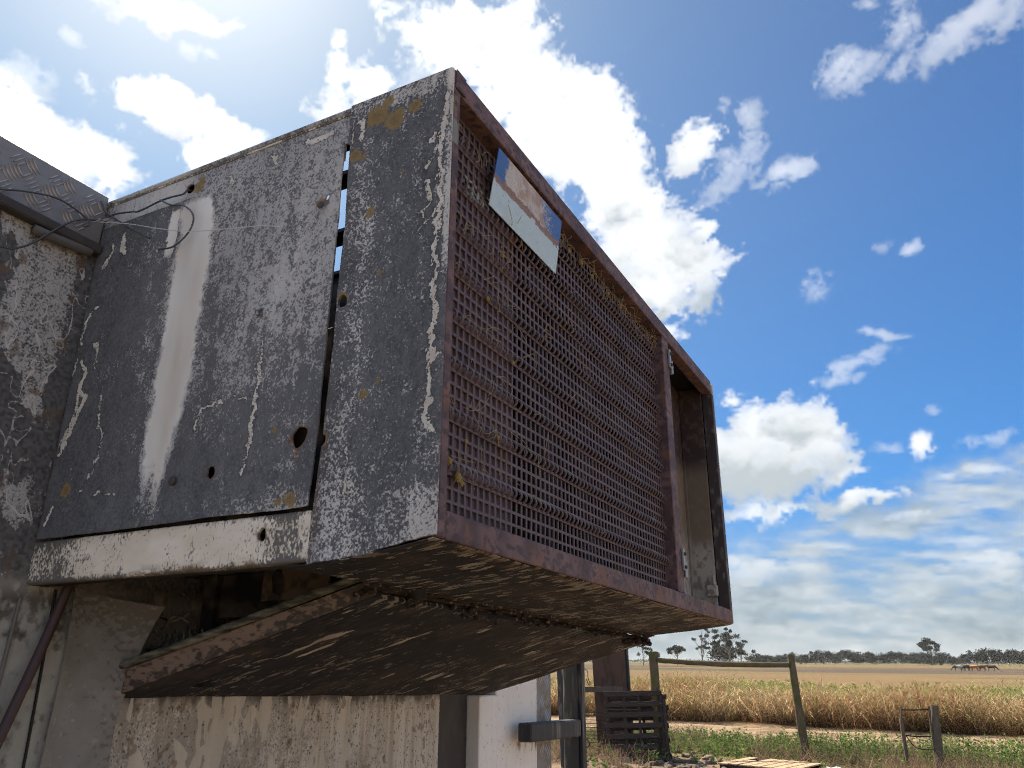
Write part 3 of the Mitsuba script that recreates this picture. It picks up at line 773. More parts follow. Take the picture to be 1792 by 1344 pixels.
GR = unit('grille', cat(*gm), 'mat_grille', label='rusty ribbed grille of square holes')
bw = np.arange(-.905, -.028, .008)
bp = np.stack([np.stack([np.full_like(bw, a), .0362 + ridge(bw) * .8, bw], 1) for a in np.linspace(.027, .325, 4)], 1)
unit('backing_plate', sheet(bp), 'mat_grille', 40)
fins = [cbox((1.34, .075, -.90), (.03, .09, -.03), .001)]
for k in range(40):
    fins.append(cbox((.34 + k * .025, .055, -.90), (.346 + k * .025, .0745, -.03), .001))
unit('radiator', cat(*fins), 'mat_cavity')
# name plate leaning from the top rail onto the grille
P = np.array([[.187, -.0075, -.070], [.512, -.0075, -.072], [.515, .013, -.212], [.183, .013, -.209]])
nv = np.cross(P[1] - P[0], P[3] - P[0])
nv /= np.linalg.norm(nv)
if nv[1] > 0:
    nv = -nv
V = np.vstack([P + nv * .001, P - nv * .001])
F = np.array([[0, 1, 2], [0, 2, 3], [4, 6, 5], [4, 7, 6], [0, 4, 5], [0, 5, 1], [1, 5, 6], [1, 6, 2], [2, 6, 7], [2, 7, 3], [3, 7, 4], [3, 4, 0]])
unit('badge_plate', trimesh.Trimesh(V, F, process=False), 'mat_plate', label='faded blue and pale grey badge plate')

# straw, cobweb and lichen caught on the ribs
st = []
r = np.random.default_rng(5)
for k in range(250):
    rib = r.integers(0, 9)
    w = R0 + PER * rib + .014 + r.normal(0, .004)
    if rib == 8 or r.random() < .28:
        w, uu = -.062 - r.random() * .03, r.uniform(.55, 1.32)
    else:
        uu = abs(r.normal(0, .22)) + .04 if r.random() < .6 else r.uniform(.04, 1.3)
    if w > -.05 or uu > 1.32:
        continue
    p = np.array([uu, GV - .013 - r.random() * .005, w])
    d = np.array([r.normal(), r.normal() * .25, r.normal() * .9 - .3])
    L = r.uniform(.012, .055)
    d *= L / np.linalg.norm(d)
    q = np.array([r.normal(), -abs(r.normal()) * .3, r.normal()]) * L * .2
    st.append(tube([p, p + d * .5 + q, p + d], .0006, 4, 3))
put(GR + '__straw', cat(*st), 'mat_straw', TL, kind='stuff', label='bits of dry straw caught on the ribs')
lm = []
for uu, w, s in ((.105, -.812, .009), (.118, -.82, .006), (.075, -.79, .007), (.13, -.74, .005), (.25, -.70, .005), (.31, -.52, .005), (.2, -.42, .006), (.26, -.29, .006), (.62, -.09, .008), (.70, -.085, .009), (.78, -.09, .007), (.9, -.088, .007), (1.0, -.085, .008)):
    b = trimesh.creation.icosphere(3, s)
    b.vertices *= 1 + .9 * (meshkit.fbm(b.vertices * 240 + uu * 50, 3, 3)[:, None] - .5)
    b.vertices *= [1, .6, 1]
    b.apply_translation((uu, GV - .010, w))
    put(GR + '__lichen', b, 'mat_lichen', TL, True)

# hinges on the mullion
for wa, wb in ((-.168, -.082), (-.838, -.752)):
    hk = unit('hinge', cat(cbox((1.384, f0 - .006, wa + .02), (1.400, f0 + .001, wb), .001), tube([(1.403, f0 - .004, wa), (1.403, f0 - .004, wa + .045)], .006, 10, 1), cbox((1.400, f0 + .002, wa), (1.407, f1, wb - .02), .001)), 'mat_zinc', label='pale worn hinge on the mullion')
    for dz in (.030, .07):
        put(hk + '__bolt', trimesh.creation.cylinder(.0055, .006, sections=6).apply_transform(trimesh.transformations.rotation_matrix(math.pi / 2, (1, 0, 0))).apply_translation((1.392, f0 - .009, wa + dz)), 'mat_dark', TL)

# open compartment at the far end
unit('compartment_liner', cat(cbox((1.40, .128, -.885), (1.968, .134, -.021)), cbox((1.9625, .036, -.8855), (1.968, .1275, -.022)), cbox((1.40, .035, -.887), (1.405, .127, -.022)), cbox((1.40, .036, -.93), (1.968, .127, -.8865)),
                              cbox((1.955, .118, -.885), (1.962, .1275, -.3), .001)), 'mat_liner', label='open end compartment, rust brown above and grimy white below')
unit('latch_plate', cat(cbox((1.93, .036, -.80), (1.960, .040, -.765), .001), cbox((1.935, .030, -.84), (1.962, .066, -.80))), 'mat_liner')

# underside: front sill panel, sloped drip tray, crusted seam between them
def slab(u0, u1, prof, th, seed, nu=60, rag=(1, 1), amp=.004):
    """Bent plate: prof = [(v, w)] from front to back."""
    pv = np.array(prof, float)
    uu = np.linspace(u0, u1, nu)
    G = np.zeros((len(pv), nu, 3))
    for j, (v, w) in enumerate(pv):
        G[j, :, 0], G[j, :, 1], G[j, :, 2] = uu, v, w
    n = np.stack([G[..., 0] * 6, G[..., 1] * 6, G[..., 2] * 0 + seed], -1)
    G[..., 2] += .007 * (meshkit.fbm(n, 3, seed) - .5)
    e = (meshkit.fbm(n * 12, 3, seed + 1) - .5) * amp * 2
    if rag[1]:
        G[:, -1, 0] += e[:, -1]
    if rag[0]:
        G[:, 0, 0] += e[:, 0]
    G[-1, :, 1] += e[-1]
    return sheet(G[::-1], th)


fr = [(.0 + .30 * t, -.9345 - .030 * t ** .8) for t in np.linspace(0, 1, 14)]
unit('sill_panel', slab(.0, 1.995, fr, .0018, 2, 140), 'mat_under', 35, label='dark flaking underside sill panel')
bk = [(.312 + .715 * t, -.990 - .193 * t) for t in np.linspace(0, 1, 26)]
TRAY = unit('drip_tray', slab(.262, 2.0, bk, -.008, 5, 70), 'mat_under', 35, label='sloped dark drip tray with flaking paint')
put(TRAY + '__flange', extr(sg.Polygon([(.30, -.985), (1.03, -1.183), (1.03, -1.130), (.30, -.953)]), .005, (1, 2, 0), .256), 'mat_flange', TL, label='rusty tan tray flange')
put(TRAY + '__edge_rod', tube([(.250, .31, -.944), (.249, .5, -.992), (.249, .75, -1.055), (.249, 1.03, -1.120)], .0088, 10, 8), 'mat_rod', TL, True)
ls = []
uu = np.linspace(.24, 2.0, 200)
for k in range(4):
    lv = .300 + .012 * k
    pts = np.stack([uu, lv + .010 * (meshkit.fbm(np.stack([uu * 9, uu * 0 + k, uu * 0], 1), 3, k) - .5), -.962 - .006 * k - .008 * (meshkit.fbm(np.stack([uu * 20, uu * 0 + k * 3, uu * 0], 1), 3, k + 5))], 1)
    ls.append(tube(pts, .0050, 8, 1))
for k in range(170):
    a = np.random.default_rng(k)
    b = trimesh.creation.icosphere(1, a.uniform(.003, .008) * (1.7 if k < 30 else 1))
    b.vertices *= a.uniform(.6, 1.4, 3) * [1.6, 1, .7]
    u0 = a.uniform(1.75, 2.0) if k < 30 else a.uniform(.25, 2.0)
    b.apply_translation((u0, a.normal(.318, .014), -.980 - abs(a.normal(0, .009)) - (.012 if k < 30 else 0)))
    ls.append(b)
unit('seam_crust', cat(*ls), 'mat_crust', True, label='crusted rusty seam between the underside panels')

# what shows in the void between lower rail and tray
unit('void_panel', cat(extr(sg.Polygon([(.35, -.898), (1.03, -.898), (1.03, -1.165), (.36, -.984)]), .006, (1, 2, 0), .60), cbox((.42, .66, -1.00), (.425, .93, -.8965)), cbox((.38, .26, -.985), (.384, .44, -.8965))), 'mat_cavity')
unit('void_bracket', extr(sg.box(.455, -.980, .645, -.8965).difference(disc(.60, -.940, .020, .030, .25, 20, 4)), .004, (1, 2, 0), .30), 'mat_bracket')
unit('void_bracket', cbox((.40, .90, -1.16), (.44, .94, -.8965)), 'mat_cavity')
cw = []
for k in range(7):
    rr = .055 + .009 * k
    a = np.linspace(-.3, 1.6, 12)
    cw.append(tube(np.stack([.33 + .01 * k + 0 * a, .98 - rr * np.cos(a) * 1.1 + .05, -1.045 - rr * np.sin(a) * .55], 1), .0028, 6, 2))
for q in ([(.35, .90, -.985), (.34, .96, -1.01), (.35, 1.02, -1.0)], [(.34, .88, -1.03), (.33, .94, -1.0), (.34, 1.0, -1.03)]):
    cw.append(tube(q, .0025, 6, 6))
for q in cw:
    unit('coil_tube', q, 'mat_rod', True)

# loose wires tied at the corner
WIRES = [
    ('dark wire arching across the checker plate trim', [(-.40, 1.0, -.15), (-.30, 1.0, -.147), (-.264, 1.0, -.134), (-.211, 1.0, -.108), (-.14, 1.0, -.084), (-.08, 1.0, -.089), (-.055, .998, -.099), (-.056, .995, -.113), (-.067, .995, -.122)], .0022),
    ('dark wire sagging over the wall and up to the rust hole in the upper rail', [(-.40, 1.0, -.28), (-.234, 1.0, -.263), (-.191, 1.0, -.242), (-.164, 1.0, -.213), (-.143, 1.0, -.184), (-.107, 1.0, -.136), (-.075, 1.0, -.106), (-.03, 1.0, -.080), (-.016, .96, -.068), (-.014, .90, -.078), (-.014, .873, -.084), (-.012, .805, -.075), (-.012, .766, -.076), (-.010, .73, -.078), (-.004, .722, -.066), (.03, .73, -.05)], .0023),
    ('dark wire looping below the rust hole in front of the white rain streak', [(-.012, .806, -.072), (-.014, .761, -.1), (-.016, .709, -.12), (-.018, .67, -.159), (-.018, .675, -.198), (-.016, .721, -.223), (-.014, .775, -.216)], .0021),
    ('short dark wire end dropping from the knot onto the access panel', [(-.035, 1.0, -.03), (-.02, .99, -.058), (-.016, .905, -.118), (-.012, .817, -.174)], .0021),
]
for lab, pts, rr in WIRES:
    solo('wire', tube(pts, rr, 8, 6), 'mat_wire', lab, 'wire', tw=TL, smooth=True)
kn = [tube([(-.045 + .012 * k, 1.0 - .012 * k, -.098 + .004 * k), (-.036 + .012 * k, .986 - .012 * k, -.088 + .004 * k), (-.03 + .012 * k, .996 - .012 * k, -.078 + .004 * k), (-.038 + .012 * k, 1.006 - .012 * k, -.086 + .004 * k)], .0017, 6, 5) for k in range(3)]
solo('wire', cat(*kn), 'mat_zinc', 'bright wire twisted round the bundle at the inside corner', 'wire', tw=TL, smooth=True)
solo('string', tube([(-.035, 1.0, -.09), (-.03, .88, -.127), (-.03, .771, -.17), (-.028, .671, -.205), (-.026, .55, -.232), (-.02, .455, -.248), (-.014, .40, -.262)], .0009, 6, 6), 'mat_thread', 'thin pale string trailing across the access panel', 'string', tw=TL, smooth=True)

# ------------------------------------------------------------------ ground
NX, NY = .56, .83          # across the farm track
TX, TY = .83, -.56         # along it


def cc(x, y):
    return NX * x + NY * y


def ground_h(x, y):
    d = np.hypot(x, y)
    q = np.stack([x, y, x * 0], -1)
    bump = .10 * (meshkit.fbm(q * .5, 3, 4) - .5) + .05 * (meshkit.fbm(q * 2.3, 3, 8) - .5)
    c = cc(x, y)
    rut = -.05 * (np.exp(-((c - 22.0) / .3) ** 2) + np.exp(-((c - 23.0) / .28) ** 2))
    return bump * np.clip((70 - d) / 40, 0, 1) * np.clip(d / 6, 0, 1) + rut * np.clip((60 - d) / 20, 0, 1)


rad = np.concatenate([np.linspace(.4, 12, 40), np.linspace(12.2, 30, 120), np.geomspace(30.5, 2600, 90)])
ang = np.concatenate([np.radians(np.linspace(-20, 60, 300, endpoint=False)), np.radians(np.linspace(60, 340, 120, endpoint=False))])
A, Rr = np.meshgrid(ang, rad)
gx, gy = Rr * np.sin(A), Rr * np.cos(A)
gz = ground_h(gx, gy)
na, nr_ = len(ang), len(rad)
V = np.vstack([np.stack([gx, gy, gz], -1).reshape(-1, 3), [[0, 0, 0]]])
i0 = np.arange(na)
F = []
for k in range(nr_ - 1):
    a, b = k * na + i0, k * na + (i0 + 1) % na
    F += [np.stack([a, a + na, b + na], 1), np.stack([a, b + na, b], 1)]
F.append(np.stack([np.full(na, nr_ * na), i0, (i0 + 1) % na], 1))
F = np.vstack(F)
gm_ = trimesh.Trimesh(V, F, process=False)
if gm_.face_normals[1000][2] < 0:
    gm_.invert()


def ground_fn(p, n, uv):
    x, y = p.x, p.y
    c = x * NX + y * NY
    s = x * TX + y * TY
    lo = fbm(x * .35, y * .35, 1, 4)
    hi = fbm(x * 5, y * 5, 2, 3)
    w = c + 1.3 * (lo - .5) + .6 * (hi - .5)
    soil = mix((.11, .08, .058), (.20, .15, .11), hi)
    soil = mix(soil, (.10, .095, .045), smoothstep(.5, .65, lo) * .5)
    sand = mix((.24, .185, .125), (.15, .11, .075), smoothstep(.38, .62, fbm(x * 2.2, y * 2.2, 6, 4)))
    straw = mix((.18, .13, .07), (.12, .085, .045), hi)
    col = mix(soil, mix((.10, .12, .04), (.19, .15, .09), hi), smoothstep(14.5, 15.6, w) * smoothstep(19.0, 18.2, w))
    col = mix(col, sand, smoothstep(18.2, 19.2, w))
    col = mix(col, straw, smoothstep(23.3, 23.9, w))
    green = mix((.11, .16, .045), (.19, .19, .07), hi)
    col = mix(col, green, smoothstep(32, 35, w) * smoothstep(50, 42, w + 8 * (lo - .5)))
    # stubble paddocks, in bands
    b = fbm(s * .008 + 3, c * .06 + 1.5 * noise(s * .03, c * .02), 5, 4)
    stub = mix((.150, .108, .060), (.075, .063, .052), smoothstep(.44, .54, b))
    stub = mix(stub, (.085, .095, .040), smoothstep(.56, .66, fbm(s * .03, c * .12, 8, 3)) * .5)
    stub = mix(stub, (.155, .108, .056), smoothstep(300, 420, c) * smoothstep(.35, .6, fbm(s * .004, c * .02, 9, 2)))
    stub = mix(stub, (.09, .10, .045), smoothstep(520, 640, c + 60 * (lo - .5)) * .8)
    return mix(col, mix(stub, stub * .8, hi), smoothstep(41, 48, w + 8 * (lo - .5)))


scene['mat_ground'] = principled(ground_fn, .95, .1)
solo('ground', gm_, 'mat_ground', 'flat farm ground of dirt, sandy track and stubble paddocks', kind='structure', smooth=True)

# ------------------------------------------------------------------ grass and weeds
def leafmat(trans=.5):
    return {'type': 'principledthin', 'base_color': {'type': 'mesh_attribute', 'name': 'vertex_color'}, 'roughness': .7, 'diff_trans': trans * 2, 'spec_trans': 0.0, 'eta': 1.3}


scene['mat_grass'] = leafmat(.45)
scene['mat_leaf'] = leafmat(.35)


def ribbons(base, tip_off, width, colr, bend, segs=3, taper=.15, cols_tip=None, seed=0):
    """Many bent blades at once: base (n,3), tip offset (n,3), width (n,), bend (n,3)."""
    n = len(base)
    r = np.random.default_rng(seed)
    a = r.random(n) * 2 * np.pi
    side = np.stack([np.cos(a), np.sin(a), 0 * a], 1)
    V = np.zeros((n, segs + 1, 2, 3))
    C = np.zeros((n, segs + 1, 2, 3))
    for k in range(segs + 1):
        t = k / segs
        c = base + tip_off * t + bend * (t * t)
        w = width * (1 - (1 - taper) * t)
        V[:, k, 0], V[:, k, 1] = c - side * w[:, None] / 2, c + side * w[:, None] / 2
        col = colr if cols_tip is None else colr * (1 - t) + cols_tip * t
        C[:, k, 0] = C[:, k, 1] = col
    idx = np.arange(n)[:, None] * (segs + 1) * 2 + np.arange(segs)[None] * 2
    F = np.concatenate([np.stack([idx, idx + 1, idx + 3], -1).reshape(-1, 3), np.stack([idx, idx + 3, idx + 2], -1).reshape(-1, 3)])
    return V.reshape(-1, 3), F, C.reshape(-1, 3)


def join(parts):
    V, F, C, at = [], [], [], 0
    for v, f, c in parts:
        V.append(v), F.append(f + at), C.append(c)
        at += len(v)
    return (np.vstack(V), np.vstack(F)), np.vstack(C)


def scatter(n, c0, c1, s0, s1, seed, power=1.0):
    r = np.random.default_rng(seed)
    c = c0 + (c1 - c0) * r.random(n) ** power
    s = s0 + (s1 - s0) * r.random(n)
    x, y = NX * c + TX * s, NY * c + TY * s
    az = np.degrees(np.arctan2(x, y))
    ok = (az > -4) & (az < 42)
    for bx, by, br in ((4.08, 13.86, .78), (3.7, 13.0, .8), (5.12, 13.5, .42), (4.9, 12.8, .5)):   # trampled spots round the pallet and the scrap
        ok &= np.hypot(x - bx, y - by) > br
    x, y, c = x[ok], y[ok], c[ok]
    return np.stack([x, y, ground_h(x, y)], 1), c, r


def tinted(r, n, cols, jit=.25):
    c = np.array(cols)[r.integers(0, len(cols), n)]
    return np.clip(c * (1 + jit * (r.random((n, 1)) - .5) * 2), 0, 1)


DRY = [(.47, .38, .235), (.41, .315, .19), (.54, .45, .30), (.35, .265, .16), (.58, .50, .345)]
tuft, c, r = scatter(9000, 23.4, 33.5, -24, 8, 1, 1.15)
tp = meshkit.fbm(tuft * np.array([.5, .5, 0]) + 17, 3, 12)
tuft = tuft[(tp > .36) & (r.random(len(tuft)) < .88)]
per = r.integers(8, 34, len(tuft))
tid = np.repeat(np.arange(len(tuft)), per)
off = r.normal(0, .13, (len(tid), 2)) * r.uniform(.5, 1.6, (len(tuft), 1))[tid]
B = tuft[tid] + np.concatenate([off, np.zeros((len(tid), 1))], 1)
tall = r.uniform(.55, 1.2, len(tuft))[tid]
c = cc(B[:, 0], B[:, 1])
edge = 23.5 + 1.0 * (meshkit.fbm(B * np.array([.8, .8, 0]), 3, 2) - .5)
B, off, tall, tid = B[c > edge], off[c > edge], tall[c > edge], tid[c > edge]
n = len(B)
patch = meshkit.fbm(B * np.array([.33, .33, 0]) + 7, 3, 6)
hgt = (.46 + .46 * r.random(n)) * tall * (.38 + 1.2 * patch) * (1 - .25 * np.clip((cc(B[:, 0], B[:, 1]) - 26) / 7, 0, 1))
col = tinted(r, n, DRY)
tc = r.random(len(tuft))[tid]
brown = (patch + .35 * (tc - .5)) > .55
col[brown] = tinted(r, int(brown.sum()), [(.29, .19, .11), (.34, .23, .13), (.25, .165, .10)])
grn = (tc * .7 + .3 * r.random(n) < .26 + .66 * (meshkit.fbm(B * np.array([.25, .25, 0]) + 40, 2, 9) > .56) * np.clip((cc(B[:, 0], B[:, 1]) - 25) / 5, 0, 1))
col[grn] = tinted(r, int(grn.sum()), [(.22, .25, .09), (.18, .23, .08), (.30, .31, .14)])
lean = r.normal(0, .10, (n, 3)) * [1, 1, 0] + np.concatenate([off * .9, np.zeros((n, 1))], 1)
up = np.stack([0 * hgt, 0 * hgt, hgt], 1)
bend = r.normal(0, .16, (n, 3)) * [1, 1, 0] - np.array([0, 0, .06])
low_c = col * np.array([.55, .45, .42])
stems = ribbons(B, up + lean, np.full(n, .010) + .004 * r.random(n), low_c, bend, 3, .5, col, 3)
top = B + up + lean + bend
heads = ribbons(top - (up * .02), np.stack([bend[:, 0] * .5, bend[:, 1] * .5, .09 + .07 * r.random(n)], 1), np.full(n, .026), col * 1.0, bend * .3, 2, .1, np.clip(col * 1.2, 0, 1), 4)
k = r.random(n) < .7
lb = B[k] + (up + lean)[k] * r.uniform(.1, .75, (k.sum(), 1))
dirn = r.normal(0, .17, (k.sum(), 3)) * [1, 1, 0]
leaves = ribbons(lb, dirn + [0, 0, .12], np.full(k.sum(), .014), col[k] * .8, dirn * .7 - [0, 0, .14], 2, .1, col[k], 5)
m, C = join([stems, heads, leaves])
solo('dry_grass', m, 'mat_grass', 'tall dry straw coloured grass beyond the sandy track', 'grass', kind='stuff', color=C)


def weeds(name, label, n, c0, c1, s0, s1, cols, hmin, hmax, leaf, seed, per=9, edge_noise=1.0, mask=None):
    B, c, r = scatter(n, c0, c1, s0, s1, seed)
    pt = meshkit.fbm(B * np.array([.7, .7, 0]) + seed, 3, seed)
    keep = (c > c0 + edge_noise * pt) & (c < c1 - edge_noise * (1 - pt))
    if mask is not None:
        keep &= pt > mask
    B, pt = B[keep], pt[keep]
    n = len(B)
    s_ = TX * B[:, 0] + TY * B[:, 1]
    h = r.uniform(hmin, hmax, n) * (.6 + .8 * pt) * (1 + (.75 * np.clip((s_ + 5.6) / 1.2, 0, 1) if name == 'green_weeds' else 0))
    up = np.stack([r.normal(0, .05, n), r.normal(0, .05, n), h], 1)
    col = tinted(r, n, cols, .3)
    parts = [ribbons(B, up, np.full(n, .010), col * .7, r.normal(0, .05, (n, 3)) * [1, 1, 0], 2, .4, None, seed)]
    rep = np.repeat(np.arange(n), per)
    t = r.uniform(.12, 1.05, (len(rep), 1))
    lb = B[rep] + up[rep] * t
    a = r.random(len(rep)) * 2 * np.pi
    L = leaf * r.uniform(.6, 1.4, len(rep))
    d = np.stack([np.cos(a) * L, np.sin(a) * L, L * r.uniform(-.1, .8, len(rep))], 1)
    # leaf: a lozenge
    q = np.cross(d, r.normal(0, 1, (len(rep), 3)))
    q /= np.linalg.norm(q, axis=1, keepdims=True) + 1e-9
    wd = L[:, None] * .28
    V = np.stack([lb, lb + d * .5 + q * wd, lb + d, lb + d * .5 - q * wd], 1)
    i = np.arange(len(rep))[:, None] * 4
    F = np.concatenate([i + [[0, 1, 2]], i + [[0, 2, 3]]])
    C = np.repeat(np.clip(col[rep] * r.uniform(.7, 1.35, (len(rep), 1)), 0, 1), 4, 0)
    parts.append((V.reshape(-1, 3), F, C))
    m, C = join(parts)
    solo(name, m, 'mat_leaf', label, 'weeds', kind='stuff', color=C)


GREEN = [(.10, .18, .05), (.08, .15, .045), (.135, .21, .065), (.15, .18, .08)]
weeds('green_weeds', 'bright green weeds along the near side of the sandy track', 10500, 14.6, 18.2, -18, 6, GREEN, .09, .26, .042, 11, 12, 1.0, .33)
weeds('field_weeds', 'band of green weeds rising behind the tall dry grass', 6500, 30.5, 40, -32, 10, [(.15, .22, .06), (.20, .25, .08), (.28, .27, .11), (.36, .30, .15)],   .42, .74, .11, 12, 12)
weeds('low_weeds', 'sparse low green weeds in the dirt beside the pallets', 700, 11.5, 15.4, -16, 6, GREEN, .10, .25, .055, 13, 9, .5, .5)

# dead twiggy weeds on the near side
B, c, r = scatter(26000, 12.0, 17.8, -16, 6, 21)
pt = meshkit.fbm(B * np.array([.6, .6, 0]) + 3, 3, 5)
B = B[(pt > .38) & ((c > 13.6) | (pt > .54)) & ((c < 15.8) | (pt > .52))]
n = len(B)
d = r.normal(0, 1, (n, 3)) * [.20, .20, .05] + np.array([0, 0, .20])
d *= r.uniform(.4, 1.25, (n, 1))
col = tinted(r, n, [(.17, .125, .10), (.13, .10, .085), (.22, .165, .12), (.30, .23, .15)])
tw1 = ribbons(B, d, np.full(n, .009), col, r.normal(0, .08, (n, 3)), 3, .4, None, 22)
rep = np.repeat(np.arange(n), 3)
tw2 = ribbons(B[rep] + d[rep] * r.uniform(.3, .9, (len(rep), 1)), r.normal(0, .085, (len(rep), 3)) + [0, 0, .05], np.full(len(rep), .006), col[rep] * .9, r.normal(0, .04, (len(rep), 3)), 2, .4, None, 23)
m, C = join([tw1, tw2])
solo('dead_weeds', m, 'mat_grass', 'tangle of dead brown twiggy weeds on the near ground', 'weeds', kind='stuff', color=C)

# ------------------------------------------------------------------ old timber and fence
def wood_fn(p, n, uv):
    a = fbm(p.x * 30, p.y * 30, p.z * 5, 4)
    return mix((.055, .047, .040), (.16, .135, .105), a)


def moss_fn(p, n, uv):
    a = fbm(p.x * 24, p.y * 24, p.z * 9, 4)
    c = mix((.070, .060, .043), (.15, .128, .088), a)
    return mix(c, (.085, .088, .040), smoothstep(.45, .6, fbm(p.x * 9, p.y * 9, p.z * 9, 3)))


def tan_fn(p, n, uv):
    a = fbm(p.x * 9, p.y * 34, p.z * 20, 4)
    return mix(mix((.27, .20, .125), (.40, .315, .21), a), (.12, .085, .06), smoothstep(.62, .75, fbm(p.x * 40, p.y * 30, 2, 3)) * .6)


def blackwood_fn(p, n, uv):
    a = fbm(p.x * 12, p.y * 12, p.z * 50, 4)
    return mix((.016, .014, .014), (.062, .052, .047), a)


def rustsheet_fn(p, n, uv):
    a = fbm(p.x * 5, p.y * 5, p.z * 3, 4)
    c = mix((.060, .038, .030), (.115, .072, .056), a)
    return mix(c, (.035, .026, .024), smoothstep(.5, .68, fbm(p.x * 14, p.y * 14, p.z * 4, 3)) * .6)


scene['mat_wood'] = principled(wood_fn, .85, .2)
scene['mat_moss'] = principled(moss_fn, .9, .15)
scene['mat_tan'] = principled(tan_fn, .85, .2)
scene['mat_blackwood'] = principled(blackwood_fn, .8, .25)
scene['mat_rustsheet'] = principled(rustsheet_fn, .75, .25)
scene['mat_ironrod'] = principled((.035, .03, .028), .6, .4, .3)
scene['mat_plastic'] = principled((.62, .62, .60), .5, .4)


def gz_(x, y):
    return float(ground_h(np.array([float(x)]), np.array([float(y)]))[0])


def pole(p0, p1, r0, r1, seed=0, n=14, k=14):
    p0, p1 = np.array(p0, float), np.array(p1, float)
    P = [p0 + (p1 - p0) * t for t in np.linspace(0, 1, k)]
    m = tube(P, r0, n, 1, taper=r1 / r0)
    m.vertices += m.vertex_normals * (.18 * r0 * (meshkit.fbm(np.array(m.vertices) * np.array([9, 9, 3]) + seed, 3, seed) - .5))[:, None] * 2
    return m


def ray_at(px, py, y):
    """World point at depth y along the photograph's pixel (used once, to place far objects on the ground plan)."""
    q = FWD + RIGHT * (px - 896) / 1402.47 + UP * (672 - py) / 1402.47
    return EYE + q * (y - EYE[1]) / q[1]


PA, PB = (2.62, 15.35), (5.04, 15.0)
solo('fence_post', pole((PA[0], PA[1], gz_(*PA) - .05), (PA[0] - .035, PA[1], 1.79), .082, .078, 3), 'mat_moss', 'thick mossy timber fence post left of the sagging rail', 'post', 'timber posts carrying the rail', smooth=40)
solo('fence_post', pole((PB[0] + .02, PB[1], gz_(*PB) - .05), (PB[0] - .075, PB[1], 1.745), .078, .060, 5), 'mat_moss', 'leaning timber fence post right of the sagging rail', 'post', 'timber posts carrying the rail', smooth=40)
ra, rb = np.array([PA[0] + .03, PA[1] - .05, 1.615]), np.array([PB[0] - .13, PB[1] - .02, 1.575])
rl = [ra + (rb - ra) * t + np.array([0, 0, -.018 * (1 - (2 * t - 1) ** 2) + .03 * (1 - t) ** 3]) for t in np.linspace(0, 1, 16)]
m = tube(rl, .044, 12, 2)
m.vertices += m.vertex_normals * (.016 * (meshkit.fbm(np.array(m.vertices) * 9, 3, 2) - .5))[:, None]
solo('fence_rail', m, 'mat_moss', 'round mossy rail sagging between the two timber posts', 'rail', smooth=40)

# short broken gate frame at the right
gk = thing('gate_frame', 'small broken gate frame of two uprights and thin rungs in the weeds', 'gate')
gy0 = 13.6
p = lambda a, b: ray_at(a, b, gy0)
put(gk + '__upright', cat(tube([p(1577, 1236), p(1577.5, 1262)], .016, 6, 1), tube([p(1577, 1258), p(1580, 1280), p(1588, 1330), p(1592, 1366)], .030, 7, 2)), 'mat_wood', smooth=True)
put(gk + '__upright', cat(tube([p(1625, 1236), p(1632, 1290), p(1645, 1366)], .017, 6, 2)), 'mat_wood', smooth=True)
put(gk + '__post', pole(p(1647, 1366), p(1635, 1234), .068, .056, 8), 'mat_wood', smooth=40, label='weathered split post at the right of the gate frame')
for a, b in (((1578, 1242), (1625, 1241)), ((1585, 1287), (1629, 1289))):
    put(gk + '__rung', tube([p(*a), p((a[0] + b[0]) / 2, (a[1] + b[1]) / 2 + 1), p(*b)], .012, 6, 3), 'mat_ironrod', smooth=True)
put(gk + '__brace', tube([p(1586, 1288), p(1598, 1304), p(1612, 1311), p(1634, 1312)], .008, 6, 4), 'mat_ironrod', smooth=True)

# pallet lying on the ground
pk = thing('pallet', 'pale timber pallet lying flat on the ground with gaps between its boards', 'pallet')
yaw = math.radians(-41.4)
PT = trimesh.transformations.rotation_matrix(yaw - math.pi / 2 + math.pi / 2, (0, 0, 1))
PT[:3, 3] = [4.08, 13.86, gz_(4.08, 13.86) + .01]
rr = np.random.default_rng(2)
for k in range(7):
    if k == 1:
        b = cbox((-.60 + k * .18 + .0, -.52, .105), (-.60 + k * .18 + .13, .15, .125), .003)
    else:
        b = cbox((-.60 + k * .18, -.55 + rr.normal(0, .01), .105), (-.60 + k * .18 + .155, .55 + rr.normal(0, .01), .125), .003)
    b.apply_transform(trimesh.transformations.rotation_matrix(rr.normal(0, .012), (0, 0, 1), b.centroid))
    put(pk + '__board', b, 'mat_tan', T(PT))
for k in (-.5, 0, .46):
    put(pk + '__bearer', cbox((-.60, k, .0), (.62, k + .045, .1045), .003), 'mat_blackwood', T(PT))

